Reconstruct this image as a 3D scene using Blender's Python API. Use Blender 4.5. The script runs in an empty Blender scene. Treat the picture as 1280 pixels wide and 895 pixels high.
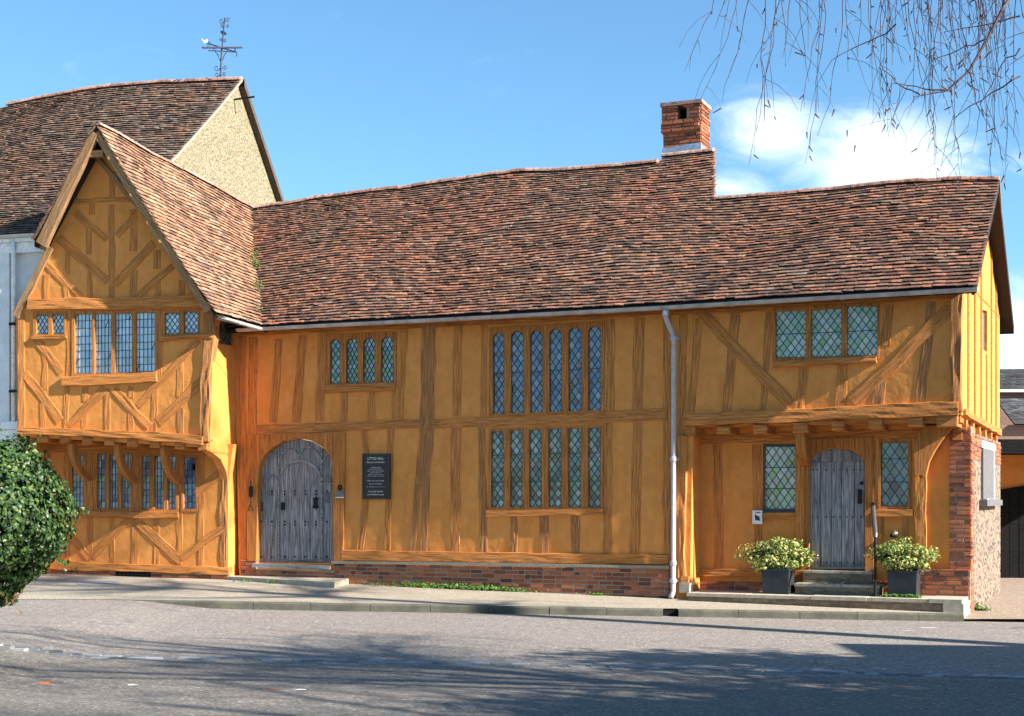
import bpy, math, random
from mathutils import Vector, Matrix, noise
from mathutils.geometry import tessellate_polygon
random.seed(7)
R = math.radians
SC = bpy.context.scene
COL = SC.collection
FPX = 1830.0; CX = 640.0; HY = 620.0
CAM = Vector((0, 0, 1.65))

# ------------------------------------------------------------------ camera
cd = bpy.data.cameras.new('camera'); cam = bpy.data.objects.new('camera', cd); COL.objects.link(cam)
cam.location = CAM; cam.rotation_euler = (R(90), 0, 0)
cd.sensor_width = 36.0; cd.lens = 36.0 * FPX / 1280.0; cd.shift_y = (HY - 447.5) / 1280.0
cd.clip_start = 0.1; cd.clip_end = 2000
SC.camera = cam

# ------------------------------------------------------------------ materials
def mat(name):
    m = bpy.data.materials.new(name); m.use_nodes = True
    nt = m.node_tree; nt.nodes.clear()
    o = nt.nodes.new('ShaderNodeOutputMaterial'); b = nt.nodes.new('ShaderNodeBsdfPrincipled')
    nt.links.new(b.outputs[0], o.inputs[0])
    return m, nt, b
def N(nt, t, **kw):
    n = nt.nodes.new(t)
    for k, v in kw.items(): setattr(n, k, v)
    return n
def setv(n, **kw):
    for k, v in kw.items():
        k = k.replace('_', ' ')
        n.inputs[k].default_value = v
def ramp(nt, fac, stops, interp='LINEAR'):
    r = N(nt, 'ShaderNodeValToRGB'); r.color_ramp.interpolation = interp
    e = r.color_ramp.elements
    while len(e) < len(stops): e.new(0.5)
    for i, (p, c) in enumerate(stops):
        e[i].position = p; e[i].color = (*c, 1) if len(c) == 3 else c
    nt.links.new(fac, r.inputs[0]); return r.outputs[0]
def noise_n(nt, vec, scale, detail=4, rough=0.55, dist=0.0):
    n = N(nt, 'ShaderNodeTexNoise'); n.inputs['Scale'].default_value = scale
    n.inputs['Detail'].default_value = detail; n.inputs['Roughness'].default_value = rough
    n.inputs['Distortion'].default_value = dist
    if vec is not None: nt.links.new(vec, n.inputs['Vector'])
    return n.outputs['Fac']
def mapping(nt, vec, scale, loc=(0, 0, 0)):
    m = N(nt, 'ShaderNodeMapping'); m.inputs['Scale'].default_value = scale; m.inputs['Location'].default_value = loc
    nt.links.new(vec, m.inputs['Vector']); return m.outputs[0]
def mix(nt, fac, a, b, mode='MIX'):
    m = N(nt, 'ShaderNodeMix', data_type='RGBA', blend_type=mode)
    for s, v in ((m.inputs[0], fac), (m.inputs[6], a), (m.inputs[7], b)):
        if hasattr(v, 'links'): nt.links.new(v, s)
        elif isinstance(v, tuple): s.default_value = (*v, 1) if len(v) == 3 else v
        else: s.default_value = v
    return m.outputs[2]
def mth(nt, op, a, b=0.0, clamp=False):
    m = N(nt, 'ShaderNodeMath', operation=op); m.use_clamp = clamp
    for s, v in ((m.inputs[0], a), (m.inputs[1], b)):
        if hasattr(v, 'links'): nt.links.new(v, s)
        else: s.default_value = v
    return m.outputs[0]
def bump(nt, bsdf, h, strength=0.5, dist=0.02):
    b = N(nt, 'ShaderNodeBump'); b.inputs['Strength'].default_value = strength; b.inputs['Distance'].default_value = dist
    nt.links.new(h, b.inputs['Height']); nt.links.new(b.outputs[0], bsdf.inputs['Normal'])
def objco(nt): return N(nt, 'ShaderNodeTexCoord').outputs['Object']
def uvco(nt): return N(nt, 'ShaderNodeUVMap').outputs[0]
def island(nt): return N(nt, 'ShaderNodeNewGeometry').outputs['Random Per Island']
def objrand(nt): return N(nt, 'ShaderNodeObjectInfo').outputs['Random']
M = {}

def make_plaster(name, c1, c2, c3):
    m, nt, b = mat(name); o = objco(nt)
    n1 = noise_n(nt, o, 0.9, 5, .6); n2 = noise_n(nt, o, 5, 6, .6); n3 = noise_n(nt, mapping(nt, o, (3, 3, .5)), 2.2, 5, .65)
    c = ramp(nt, n1, [(.3, c1), (.7, c2)])
    c = mix(nt, ramp(nt, n3, [(.5, (0, 0, 0)), (.75, (.6, .6, .6))]), c, c3)
    c = mix(nt, ramp(nt, n2, [(.35, (.25, .25, .25)), (.6, (0, 0, 0))]), c, tuple(v * .7 for v in c3))
    vc = N(nt, 'ShaderNodeTexVoronoi', feature='DISTANCE_TO_EDGE'); vc.inputs['Scale'].default_value = .7
    dz = N(nt, 'ShaderNodeTexNoise'); dz.inputs['Scale'].default_value = 3.5; dz.inputs['Detail'].default_value = 6; nt.links.new(o, dz.inputs['Vector'])
    va = N(nt, 'ShaderNodeVectorMath', operation='MULTIPLY_ADD'); nt.links.new(dz.outputs['Color'], va.inputs[0]); va.inputs[1].default_value = (.35, .35, .35); nt.links.new(o, va.inputs[2]); nt.links.new(va.outputs[0], vc.inputs['Vector'])
    crk = mth(nt, 'MULTIPLY', ramp(nt, vc.outputs['Distance'], [(.0, (1, 1, 1)), (.012, (0, 0, 0))]), ramp(nt, noise_n(nt, o, .8, 3), [(.54, (0, 0, 0)), (.7, (.35, .35, .35))]))
    c = mix(nt, crk, c, tuple(v * .35 for v in c3))
    pale = ramp(nt, noise_n(nt, mapping(nt, o, (1, 1, .6)), 1.7, 7, .7, .4), [(.56, (0, 0, 0)), (.72, (.38, .38, .38))])
    c = mix(nt, pale, c, tuple(min(1, v * 1.12 + .05) for v in c2))
    nt.links.new(c, b.inputs['Base Color']); b.inputs['Roughness'].default_value = .9
    b.inputs['Specular IOR Level'].default_value = .15
    h = mth(nt, 'ADD', mth(nt, 'MULTIPLY', noise_n(nt, o, 2.2, 3), 1.6), mth(nt, 'ADD', mth(nt, 'MULTIPLY', n2, .45), mth(nt, 'MULTIPLY', noise_n(nt, o, 45, 4), .1)))
    bump(nt, b, h, .4, .04)
    M[name] = m
make_plaster('plaster', (.68, .26, .058), (.75, .312, .082), (.56, .205, .048))
make_plaster('white_render', (.72, .73, .74), (.8, .8, .8), (.55, .56, .55))

def make_timber(name, dark, midc, wash, washfac, rnd=True, swap=False, chalk=.0, soft=1.0):
    m, nt, b = mat(name); u = uvco(nt); orr = objrand(nt)
    off = N(nt, 'ShaderNodeCombineXYZ'); nt.links.new(mth(nt, 'MULTIPLY', orr, 37.0), off.inputs[0]); nt.links.new(mth(nt, 'MULTIPLY', orr, 11.0), off.inputs[1])
    va = N(nt, 'ShaderNodeVectorMath', operation='ADD'); nt.links.new(u, va.inputs[0]); nt.links.new(off.outputs[0], va.inputs[1]); u = va.outputs[0]
    g1 = noise_n(nt, mapping(nt, u, (40 * soft, 2.0, 1) if swap else (2.2, 46, 1)), 1, 6, .7, .8)
    g2 = noise_n(nt, mapping(nt, u, (110, 5, 1) if swap else (5, 120, 1)), 1, 4, .6, .3)
    blot = noise_n(nt, mapping(nt, u, (2.0, 6, 1)), 1.0, 4, .6)
    c = ramp(nt, g1, [(.33, dark), (.52, midc), (.72, wash)])
    wf = mth(nt, 'ADD', mth(nt, 'MULTIPLY', blot, 1.1), mth(nt, 'MULTIPLY', orr, .7 if rnd else 0))
    wf = mth(nt, 'SUBTRACT', wf, .9 - washfac, True)
    crack = ramp(nt, g1, [(.38, (.55, .55, .55)), (.5, (1, 1, 1))])
    washc = mix(nt, 1.0, wash, crack, 'MULTIPLY')
    c = mix(nt, wf, c, washc)
    if chalk: c = mix(nt, mth(nt, 'MULTIPLY', ramp(nt, noise_n(nt, mapping(nt, u, (3, 30, 1), (5, 9, 0)), 1, 6, .7, .6), [(.55, (0, 0, 0)), (.68, (1, 1, 1))]), mth(nt, 'MULTIPLY', orr, chalk)), c, (.66, .42, .25))
    nt.links.new(c, b.inputs['Base Color']); b.inputs['Roughness'].default_value = .9; b.inputs['Specular IOR Level'].default_value = .2
    h = mth(nt, 'ADD', ramp(nt, g1, [(.3, (0, 0, 0)), (.55, (1, 1, 1))]), mth(nt, 'MULTIPLY', g2, .5))
    bump(nt, b, h, .9, .014); M[name] = m
make_timber('timber', (.29, .12, .040), (.57, .225, .064), (.70, .262, .064), .38, chalk=.5)
make_timber('timber_washed', (.30, .125, .038), (.56, .218, .060), (.67, .252, .062), .62, chalk=.75)
make_timber('frame_wood', (.30, .12, .036), (.48, .185, .048), (.56, .215, .056), .7, True, True)
make_timber('timber_rough', (.20, .095, .042), (.48, .205, .072), (.64, .25, .07), .28, False, chalk=.6)
make_timber('barge', (.16, .09, .045), (.34, .195, .10), (.46, .26, .12), .5)
make_timber('grey_oak', (.09, .088, .09), (.31, .305, .31), (.50, .495, .50), .1)
make_timber('pale_oak', (.12, .12, .12), (.3, .29, .28), (.5, .5, .5), .4)
make_timber('black_board', (.004, .004, .005), (.008, .008, .009), (.014, .014, .015), .3)

def make_tile(name, cols, moss=.6):
    m, nt, b = mat(name); r = island(nt); o = objco(nt)
    c = ramp(nt, r, cols, 'LINEAR')
    big = noise_n(nt, o, .55, 4, .6)
    warm = ramp(nt, big, [(.4, (0, 0, 0)), (.62, (.55, .55, .55))])
    c = mix(nt, warm, c, mix(nt, 1.0, c, (1.25, .92, .78), 'MULTIPLY'))
    n = noise_n(nt, o, 14, 6, .7)
    c = mix(nt, ramp(nt, n, [(.46, (0, 0, 0)), (.62, (.75, .75, .75))]), c, (.055, .045, .04))
    n2 = noise_n(nt, o, 30, 4, .7); n2b = noise_n(nt, o, .9, 4)
    lich = mth(nt, 'MULTIPLY', ramp(nt, n2, [(.6, (0, 0, 0)), (.68, (1, 1, 1))]), ramp(nt, n2b, [(.45, (0, 0, 0)), (.65, (1, 1, 1))]))
    c = mix(nt, mth(nt, 'MULTIPLY', lich, moss * 1.6, True), c, (.27, .26, .15))
    nt.links.new(c, b.inputs['Base Color']); b.inputs['Roughness'].default_value = .88; b.inputs['Specular IOR Level'].default_value = .25
    bump(nt, b, n, .5, .01); M[name] = m
make_tile('tile', [(0, (0.078, 0.052, 0.039)), (.25, (0.147, 0.086, 0.061)), (.5, (0.230, 0.121, 0.083)), (.7, (0.312, 0.147, 0.091)), (.82, (0.202, 0.143, 0.107)), (.92, (0.404, 0.173, 0.095)), (1, (0.304, 0.225, 0.174))])
make_tile('tile_pale', [(0, (0.127, 0.077, 0.055)), (.25, (0.237, 0.146, 0.098)), (.5, (0.347, 0.206, 0.132)), (.75, (0.410, 0.228, 0.136)), (1, (0.438, 0.310, 0.213))], .3)
make_tile('tile_dark', [(0, (0.073, 0.057, 0.047)), (.3, (0.129, 0.092, 0.072)), (.6, (0.192, 0.124, 0.090)), (.8, (0.257, 0.143, 0.094)), (1, (0.239, 0.202, 0.162))], .5)
make_tile('slate', [(0, (.06, .065, .075)), (.5, (.11, .12, .13)), (1, (.17, .18, .19))], .1)
make_tile('ridge', [(0, (.28, .16, .12)), (.5, (.42, .26, .2)), (1, (.5, .34, .28))], .4)

def simple(name, col, rough=.6, metal=0.0, nscale=20, var=.25, bmp=.2, spec=.4):
    m, nt, b = mat(name); o = objco(nt)
    n = noise_n(nt, o, nscale, 5, .65)
    c = ramp(nt, n, [(.3, tuple(v * (1 - var) for v in col)), (.7, tuple(min(1, v * (1 + var)) for v in col))])
    nt.links.new(c, b.inputs['Base Color']); b.inputs['Roughness'].default_value = rough; b.inputs['Metallic'].default_value = metal
    b.inputs['Specular IOR Level'].default_value = spec
    if bmp: bump(nt, b, n, bmp, .01)
    M[name] = m
simple('dark_deck', (.02, .016, .014), .95)
simple('mortar', (.32, .26, .20), .95, nscale=40)
simple('lime_ledge', (.30, .26, .21), .95, nscale=25, bmp=.6)
simple('lead', (.05, .055, .06), .55, .3)
simple('flashing', (.42, .46, .52), .35, .6, nscale=9, var=.35)
simple('gutter_grey', (.42, .38, .36), .5, 0, nscale=5, var=.3)
simple('gutter_light', (.55, .52, .47), .5, 0, nscale=5, var=.2)
simple('pipe_grey', (.42, .41, .43), .45, 0, nscale=6, var=.18)
simple('iron', (.012, .012, .013), .55, .5)
simple('iron_worn', (.10, .09, .085), .5, .4)
simple('vane_iron', (.05, .055, .09), .6, .4)
simple('white_paint', (.8, .8, .78), .4)
simple('black_gloss', (.018, .012, .014), .3)
simple('letter', (.75, .72, .68), .6, bmp=0)
simple('plaque_metal', (.16, .16, .16), .4, .3)
simple('planter_lead', (.022, .026, .034), .55, nscale=8, var=.3)
simple('soil', (.03, .02, .015), 1)
simple('silver', (.5, .5, .5), .3, .9)
simple('stone_step', (.38, .34, .27), .95, nscale=7, var=.4, bmp=.8)
simple('stone_slab', (.40, .355, .28), .95, nscale=9, var=.25, bmp=.5)
simple('twig', (.085, .05, .06), .8, bmp=0)
simple('bark', (.22, .19, .17), .9, nscale=6, var=.5, bmp=.8)
simple('dark_void', (.006, .005, .005), 1, bmp=0)
simple('brass_dark', (.06, .05, .035), .5, .5)
simple('house_brick_far', (.28, .17, .13), .9)
simple('shutter', (.13, .125, .13), .8, nscale=12)
simple('mark_orange', (.45, .14, .05), .9); simple('mark_white', (.6, .58, .54), .9)

# bricks (real brick bodies)
m, nt, b = mat('brick'); r = island(nt); o = objco(nt)
c = ramp(nt, r, [(0, (.10, .036, .022)), (.3, (.27, .075, .034)), (.6, (.38, .11, .045)), (.85, (.44, .155, .065)), (1, (.14, .06, .045))])
n = noise_n(nt, o, 22, 6, .7)
c = mix(nt, ramp(nt, n, [(.52, (0, 0, 0)), (.72, (.5, .5, .5))]), c, (.20, .12, .085))
nt.links.new(c, b.inputs['Base Color']); b.inputs['Roughness'].default_value = .95; bump(nt, b, n, .8, .012); M['brick'] = m
# flint
m, nt, b = mat('flint'); u = uvco(nt)
v = N(nt, 'ShaderNodeTexVoronoi'); v.inputs['Scale'].default_value = 13; nt.links.new(mapping(nt, u, (1.0, 1.25, 1)), v.inputs['Vector'])
c = ramp(nt, v.outputs['Distance'], [(.40, (1, 1, 1)), (.52, (0, 0, 0))])
sep = N(nt, 'ShaderNodeSeparateColor'); nt.links.new(v.outputs['Color'], sep.inputs[0])
fc = ramp(nt, sep.outputs[0], [(0, (.015, .014, .016)), (.35, (.05, .04, .04)), (.6, (.18, .09, .065)), (.8, (.32, .27, .23)), (1, (.24, .09, .055))])
nn = noise_n(nt, u, 30, 5, .7)
mo = ramp(nt, nn, [(.3, (.20, .15, .105)), (.7, (.31, .24, .175))])
c2 = mix(nt, c, mo, fc); nt.links.new(c2, b.inputs['Base Color']); b.inputs['Roughness'].default_value = .85
bump(nt, b, mth(nt, 'ADD', c, mth(nt, 'MULTIPLY', nn, .4)), .9, .03); M['flint'] = m
# pebble dash
m, nt, b = mat('pebbledash'); o = objco(nt)
v = N(nt, 'ShaderNodeTexVoronoi'); v.inputs['Scale'].default_value = 13; nt.links.new(o, v.inputs['Vector'])
v2 = noise_n(nt, o, 26, 6, .75); n2 = noise_n(nt, mapping(nt, o, (1, 1, .4)), 1.2, 5, .6)
c = ramp(nt, v2, [(.38, (.10, .075, .04)), (.5, (.30, .25, .155)), (.62, (.44, .38, .26))])
c = mix(nt, ramp(nt, n2, [(.45, (0, 0, 0)), (.75, (.5, .5, .5))]), c, (.27, .225, .14))
nt.links.new(c, b.inputs['Base Color']); b.inputs['Roughness'].default_value = .95
bump(nt, b, mth(nt, 'SUBTRACT', v2, mth(nt, 'MULTIPLY', v.outputs['Distance'], .6)), 1.0, .05); M['pebbledash'] = m
# asphalt
m, nt, b = mat('asphalt'); o = objco(nt)
fine = N(nt, 'ShaderNodeTexVoronoi'); fine.inputs['Scale'].default_value = 42; nt.links.new(o, fine.inputs['Vector'])
sep = N(nt, 'ShaderNodeSeparateColor'); nt.links.new(fine.outputs['Color'], sep.inputs[0])
n1 = noise_n(nt, o, .35, 5, .6); n2 = noise_n(nt, mapping(nt, o, (.35, 1.6, 1)), 1.0, 5, .65); n3 = noise_n(nt, o, 90, 3, .7)
c = ramp(nt, sep.outputs[0], [(0, (.11, .098, .088)), (.5, (.215, .188, .168)), (.8, (.27, .238, .21)), (.97, (.42, .38, .34)), (1, (.6, .56, .5))])
c = mix(nt, mth(nt, 'MULTIPLY', n1, .6), c, (.235, .205, .182))
c = mix(nt, ramp(nt, n2, [(.45, (0, 0, 0)), (.8, (.45, .45, .45))]), c, (.155, .135, .12))
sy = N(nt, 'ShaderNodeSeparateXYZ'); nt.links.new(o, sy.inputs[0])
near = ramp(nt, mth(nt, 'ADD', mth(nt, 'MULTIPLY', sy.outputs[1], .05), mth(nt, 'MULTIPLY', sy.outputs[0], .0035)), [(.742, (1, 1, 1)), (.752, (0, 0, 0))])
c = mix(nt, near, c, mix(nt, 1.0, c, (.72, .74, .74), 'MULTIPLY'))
vp = N(nt, 'ShaderNodeTexVoronoi', feature='DISTANCE_TO_EDGE'); vp.inputs['Scale'].default_value = .33
dq = N(nt, 'ShaderNodeTexNoise'); dq.inputs['Scale'].default_value = 2.2; dq.inputs['Detail'].default_value = 6; nt.links.new(o, dq.inputs['Vector'])
vq = N(nt, 'ShaderNodeVectorMath', operation='MULTIPLY_ADD'); nt.links.new(dq.outputs['Color'], vq.inputs[0]); vq.inputs[1].default_value = (1.0, 1.0, 0); nt.links.new(o, vq.inputs[2]); nt.links.new(vq.outputs[0], vp.inputs['Vector'])
ck_ = mth(nt, 'MULTIPLY', ramp(nt, vp.outputs['Distance'], [(0, (1, 1, 1)), (.006, (0, 0, 0))]), ramp(nt, n1, [(.5, (0, 0, 0)), (.6, (.7, .7, .7))]))
c = mix(nt, ck_, c, (.05, .045, .04))
spot = ramp(nt, noise_n(nt, o, 5.5, 2, .4), [(.72, (0, 0, 0)), (.75, (.5, .5, .5))]); c = mix(nt, spot, c, (.10, .09, .085))
nt.links.new(c, b.inputs['Base Color']); b.inputs['Roughness'].default_value = .9; b.inputs['Specular IOR Level'].default_value = .3
bump(nt, b, mth(nt, 'ADD', sep.outputs[1], n3), .5, .006); M['asphalt'] = m
# pavement gravelly
def gravel(name, a, bb, cc):
    m, nt, b = mat(name); o = objco(nt)
    fine = N(nt, 'ShaderNodeTexVoronoi'); fine.inputs['Scale'].default_value = 55; nt.links.new(o, fine.inputs['Vector'])
    sep = N(nt, 'ShaderNodeSeparateColor'); nt.links.new(fine.outputs['Color'], sep.inputs[0])
    n1 = noise_n(nt, o, 1.0, 5, .65)
    c = ramp(nt, sep.outputs[0], [(0, a), (.5, bb), (.9, cc), (1, (.55, .5, .42))])
    c = mix(nt, ramp(nt, n1, [(.4, (0, 0, 0)), (.75, (.4, .4, .4))]), c, tuple(v * .7 for v in bb))
    nt.links.new(c, b.inputs['Base Color']); b.inputs['Roughness'].default_value = .95
    bump(nt, b, sep.outputs[1], .6, .008); M[name] = m
gravel('paving', (.22, .18, .13), (.34, .29, .225), (.44, .385, .30))
gravel('path_gravel', (.17, .12, .085), (.28, .205, .15), (.36, .28, .21))
# kerb stone
m, nt, b = mat('kerb_stone'); o = objco(nt)
n = noise_n(nt, o, 3, 6, .7); n2 = noise_n(nt, o, 30, 5, .7)
c = ramp(nt, n, [(.35, (.06, .058, .045)), (.6, (.11, .105, .08)), (.8, (.10, .12, .05))])
nt.links.new(c, b.inputs['Base Color']); b.inputs['Roughness'].default_value = .95; bump(nt, b, n2, .6, .01); M['kerb_stone'] = m
m, nt, b = mat('sett'); r = island(nt); o = objco(nt)
c = ramp(nt, r, [(0, (.12, .125, .135)), (.5, (.20, .21, .22)), (1, (.34, .35, .36))])
nt.links.new(c, b.inputs['Base Color']); b.inputs['Roughness'].default_value = .8; bump(nt, b, noise_n(nt, o, 30, 4), .6, .01); M['sett'] = m
m, nt, b = mat('rubble'); u = uvco(nt)
br = N(nt, 'ShaderNodeTexBrick'); br.inputs['Scale'].default_value = 1; br.inputs['Brick Width'].default_value = .34; br.inputs['Row Height'].default_value = .085
br.inputs['Mortar Size'].default_value = .009; br.inputs['Color1'].default_value = (.22, .14, .09, 1); br.inputs['Color2'].default_value = (.34, .25, .165, 1); br.inputs['Mortar'].default_value = (.30, .24, .17, 1)
nz = N(nt, 'ShaderNodeTexNoise'); nz.inputs['Scale'].default_value = 4; nt.links.new(u, nz.inputs['Vector'])
vm = N(nt, 'ShaderNodeVectorMath', operation='MULTIPLY_ADD'); nt.links.new(nz.outputs['Color'], vm.inputs[0]); vm.inputs[1].default_value = (.06, .05, 0); nt.links.new(u, vm.inputs[2])
nt.links.new(vm.outputs[0], br.inputs['Vector'])
n = noise_n(nt, u, 12, 6, .75)
c = mix(nt, ramp(nt, n, [(.42, (0, 0, 0)), (.62, (.8, .8, .8))]), br.outputs['Color'], (.12, .10, .065))
nt.links.new(c, b.inputs['Base Color']); b.inputs['Roughness'].default_value = .95; bump(nt, b, mth(nt, 'ADD', n, br.outputs['Fac']), .7, .02); M['rubble'] = m
# glass
def glass(name, stops, rough=.08, spec=.9):
    m, nt, b = mat(name); r = island(nt); o = objco(nt)
    c = ramp(nt, r, stops)
    n = noise_n(nt, o, 1.9, 4, .6)
    c = mix(nt, ramp(nt, n, [(.38, (.35, .35, .35)), (.62, (0, 0, 0))]), c, tuple(x * .45 for x in stops[0][1]))
    nt.links.new(c, b.inputs['Base Color']); b.inputs['Roughness'].default_value = rough
    b.inputs['IOR'].default_value = 1.6; b.inputs['Specular IOR Level'].default_value = spec
    bump(nt, b, noise_n(nt, o, 9, 2), .12, .02); M[name] = m
glass('glass_pale', [(0, (.36, .50, .64)), (.5, (.50, .66, .80)), (.8, (.60, .75, .86)), (1, (.38, .58, .52))])
glass('glass_blue', [(0, (.008, .008, .012)), (.07, (.01, .012, .02)), (.09, (.07, .13, .24)), (.6, (.09, .155, .28)), (.95, (.13, .20, .33)), (1, (.36, .42, .50))])
glass('glass_green', [(0, (.06, .12, .085)), (.45, (.12, .19, .15)), (.8, (.18, .25, .25)), (1, (.36, .44, .44))])
glass('glass_mixed', [(0, (.07, .18, .09)), (.35, (.16, .28, .2)), (.7, (.30, .40, .40)), (.9, (.34, .42, .46)), (1, (.08, .13, .34))])
glass('glass_grey', [(0, (.20, .36, .14)), (.2, (.30, .44, .24)), (.4, (.34, .42, .36)), (.75, (.52, .56, .52)), (1, (.44, .50, .52))])
glass('glass_teal', [(0, (.09, .13, .14)), (.5, (.12, .18, .19)), (1, (.17, .24, .25))])
glass('glass_dim', [(0, (.08, .10, .12)), (.5, (.22, .26, .32)), (.85, (.30, .33, .40)), (1, (.12, .28, .05))])
# leaves
def leaf(name, stops, rough=.35, spec=.5, trans=.15):
    m, nt, b = mat(name); r = island(nt)
    c = ramp(nt, r, stops); nt.links.new(c, b.inputs['Base Color']); b.inputs['Roughness'].default_value = rough
    b.inputs['Specular IOR Level'].default_value = spec
    t = N(nt, 'ShaderNodeBsdfTranslucent'); nt.links.new(c, t.inputs[0])
    ms = N(nt, 'ShaderNodeMixShader'); ms.inputs[0].default_value = trans
    nt.links.new(b.outputs[0], ms.inputs[1]); nt.links.new(t.outputs[0], ms.inputs[2])
    nt.links.new(ms.outputs[0], nt.nodes['Material Output'].inputs[0]); M[name] = m
leaf('ivy_leaf', [(0, (.016, .036, .010)), (.5, (.032, .07, .016)), (.85, (.055, .11, .022)), (1, (.12, .16, .035))], .42, .35, .10)
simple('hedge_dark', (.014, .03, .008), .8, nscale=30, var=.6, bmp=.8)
leaf('variegated', [(0, (.07, .13, .03)), (.3, (.18, .26, .05)), (.6, (.42, .42, .12)), (1, (.62, .58, .26))], .5, .3, .2)
leaf('green_dark_leaf', [(0, (.02, .05, .012)), (1, (.06, .12, .025))], .5, .3, .15)
leaf('weed_leaf', [(0, (.04, .11, .015)), (.6, (.09, .2, .03)), (1, (.16, .28, .06))], .6, .2, .25)
leaf('moss', [(0, (.07, .09, .02)), (1, (.16, .17, .05))], .9, .1, .05)
leaf('dead_leaf', [(0, (.10, .05, .02)), (1, (.22, .13, .06))], .8, .1, .1)

# ------------------------------------------------------------------ frames
def rayd(px, py): return Vector(((px - CX) / FPX, 1.0, (HY - py) / FPX))
class Frame:
    """upright working frame: X right along a wall, Y into the building, Z up"""
    def __init__(s, px, depth, ang):
        s.O = Vector(((px - CX) / FPX * depth, depth, 0)); s.a = ang
        s.X = Vector((math.cos(ang), math.sin(ang), 0)); s.Y = Vector((-math.sin(ang), math.cos(ang), 0))
    def W(s, x, y, z): return s.O + s.X * x + s.Y * y + Vector((0, 0, z))
    def loc(s, w): d = w - s.O; return (d.dot(s.X), d.dot(s.Y), d.z)
    def at(s, px, py, y=0.0):
        d = rayd(px, py); t = (s.O + s.Y * y - CAM).dot(s.Y) / d.dot(s.Y)
        w = CAM + d * t; return ((w - s.O).dot(s.X), w.z)
    def atx(s, px, py, x=0.0):
        d = rayd(px, py); t = (s.O + s.X * x - CAM).dot(s.X) / d.dot(s.X)
        w = CAM + d * t; return ((w - s.O).dot(s.Y), w.z)
H = Frame(1045, 23.2, -math.atan(1830 / 4240))          # hall facade
Wg = Frame(262, 26.68, -R(16))                          # cross wing, upper front
class Side:
    """wall plane seen end on: its own X runs along the depth of another frame"""
    def __init__(s, f, p0, p1):
        a = f.W(p0[0], p0[1], 0); b = f.W(p1[0], p1[1], 0)
        s.O = a; s.X = (b - a).normalized(); s.Y = Vector((-s.X.y, s.X.x, 0)); s.a = math.atan2(s.X.y, s.X.x)
        s.len = (b - a).length
    W = Frame.W; loc = Frame.loc; at = Frame.at

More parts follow.
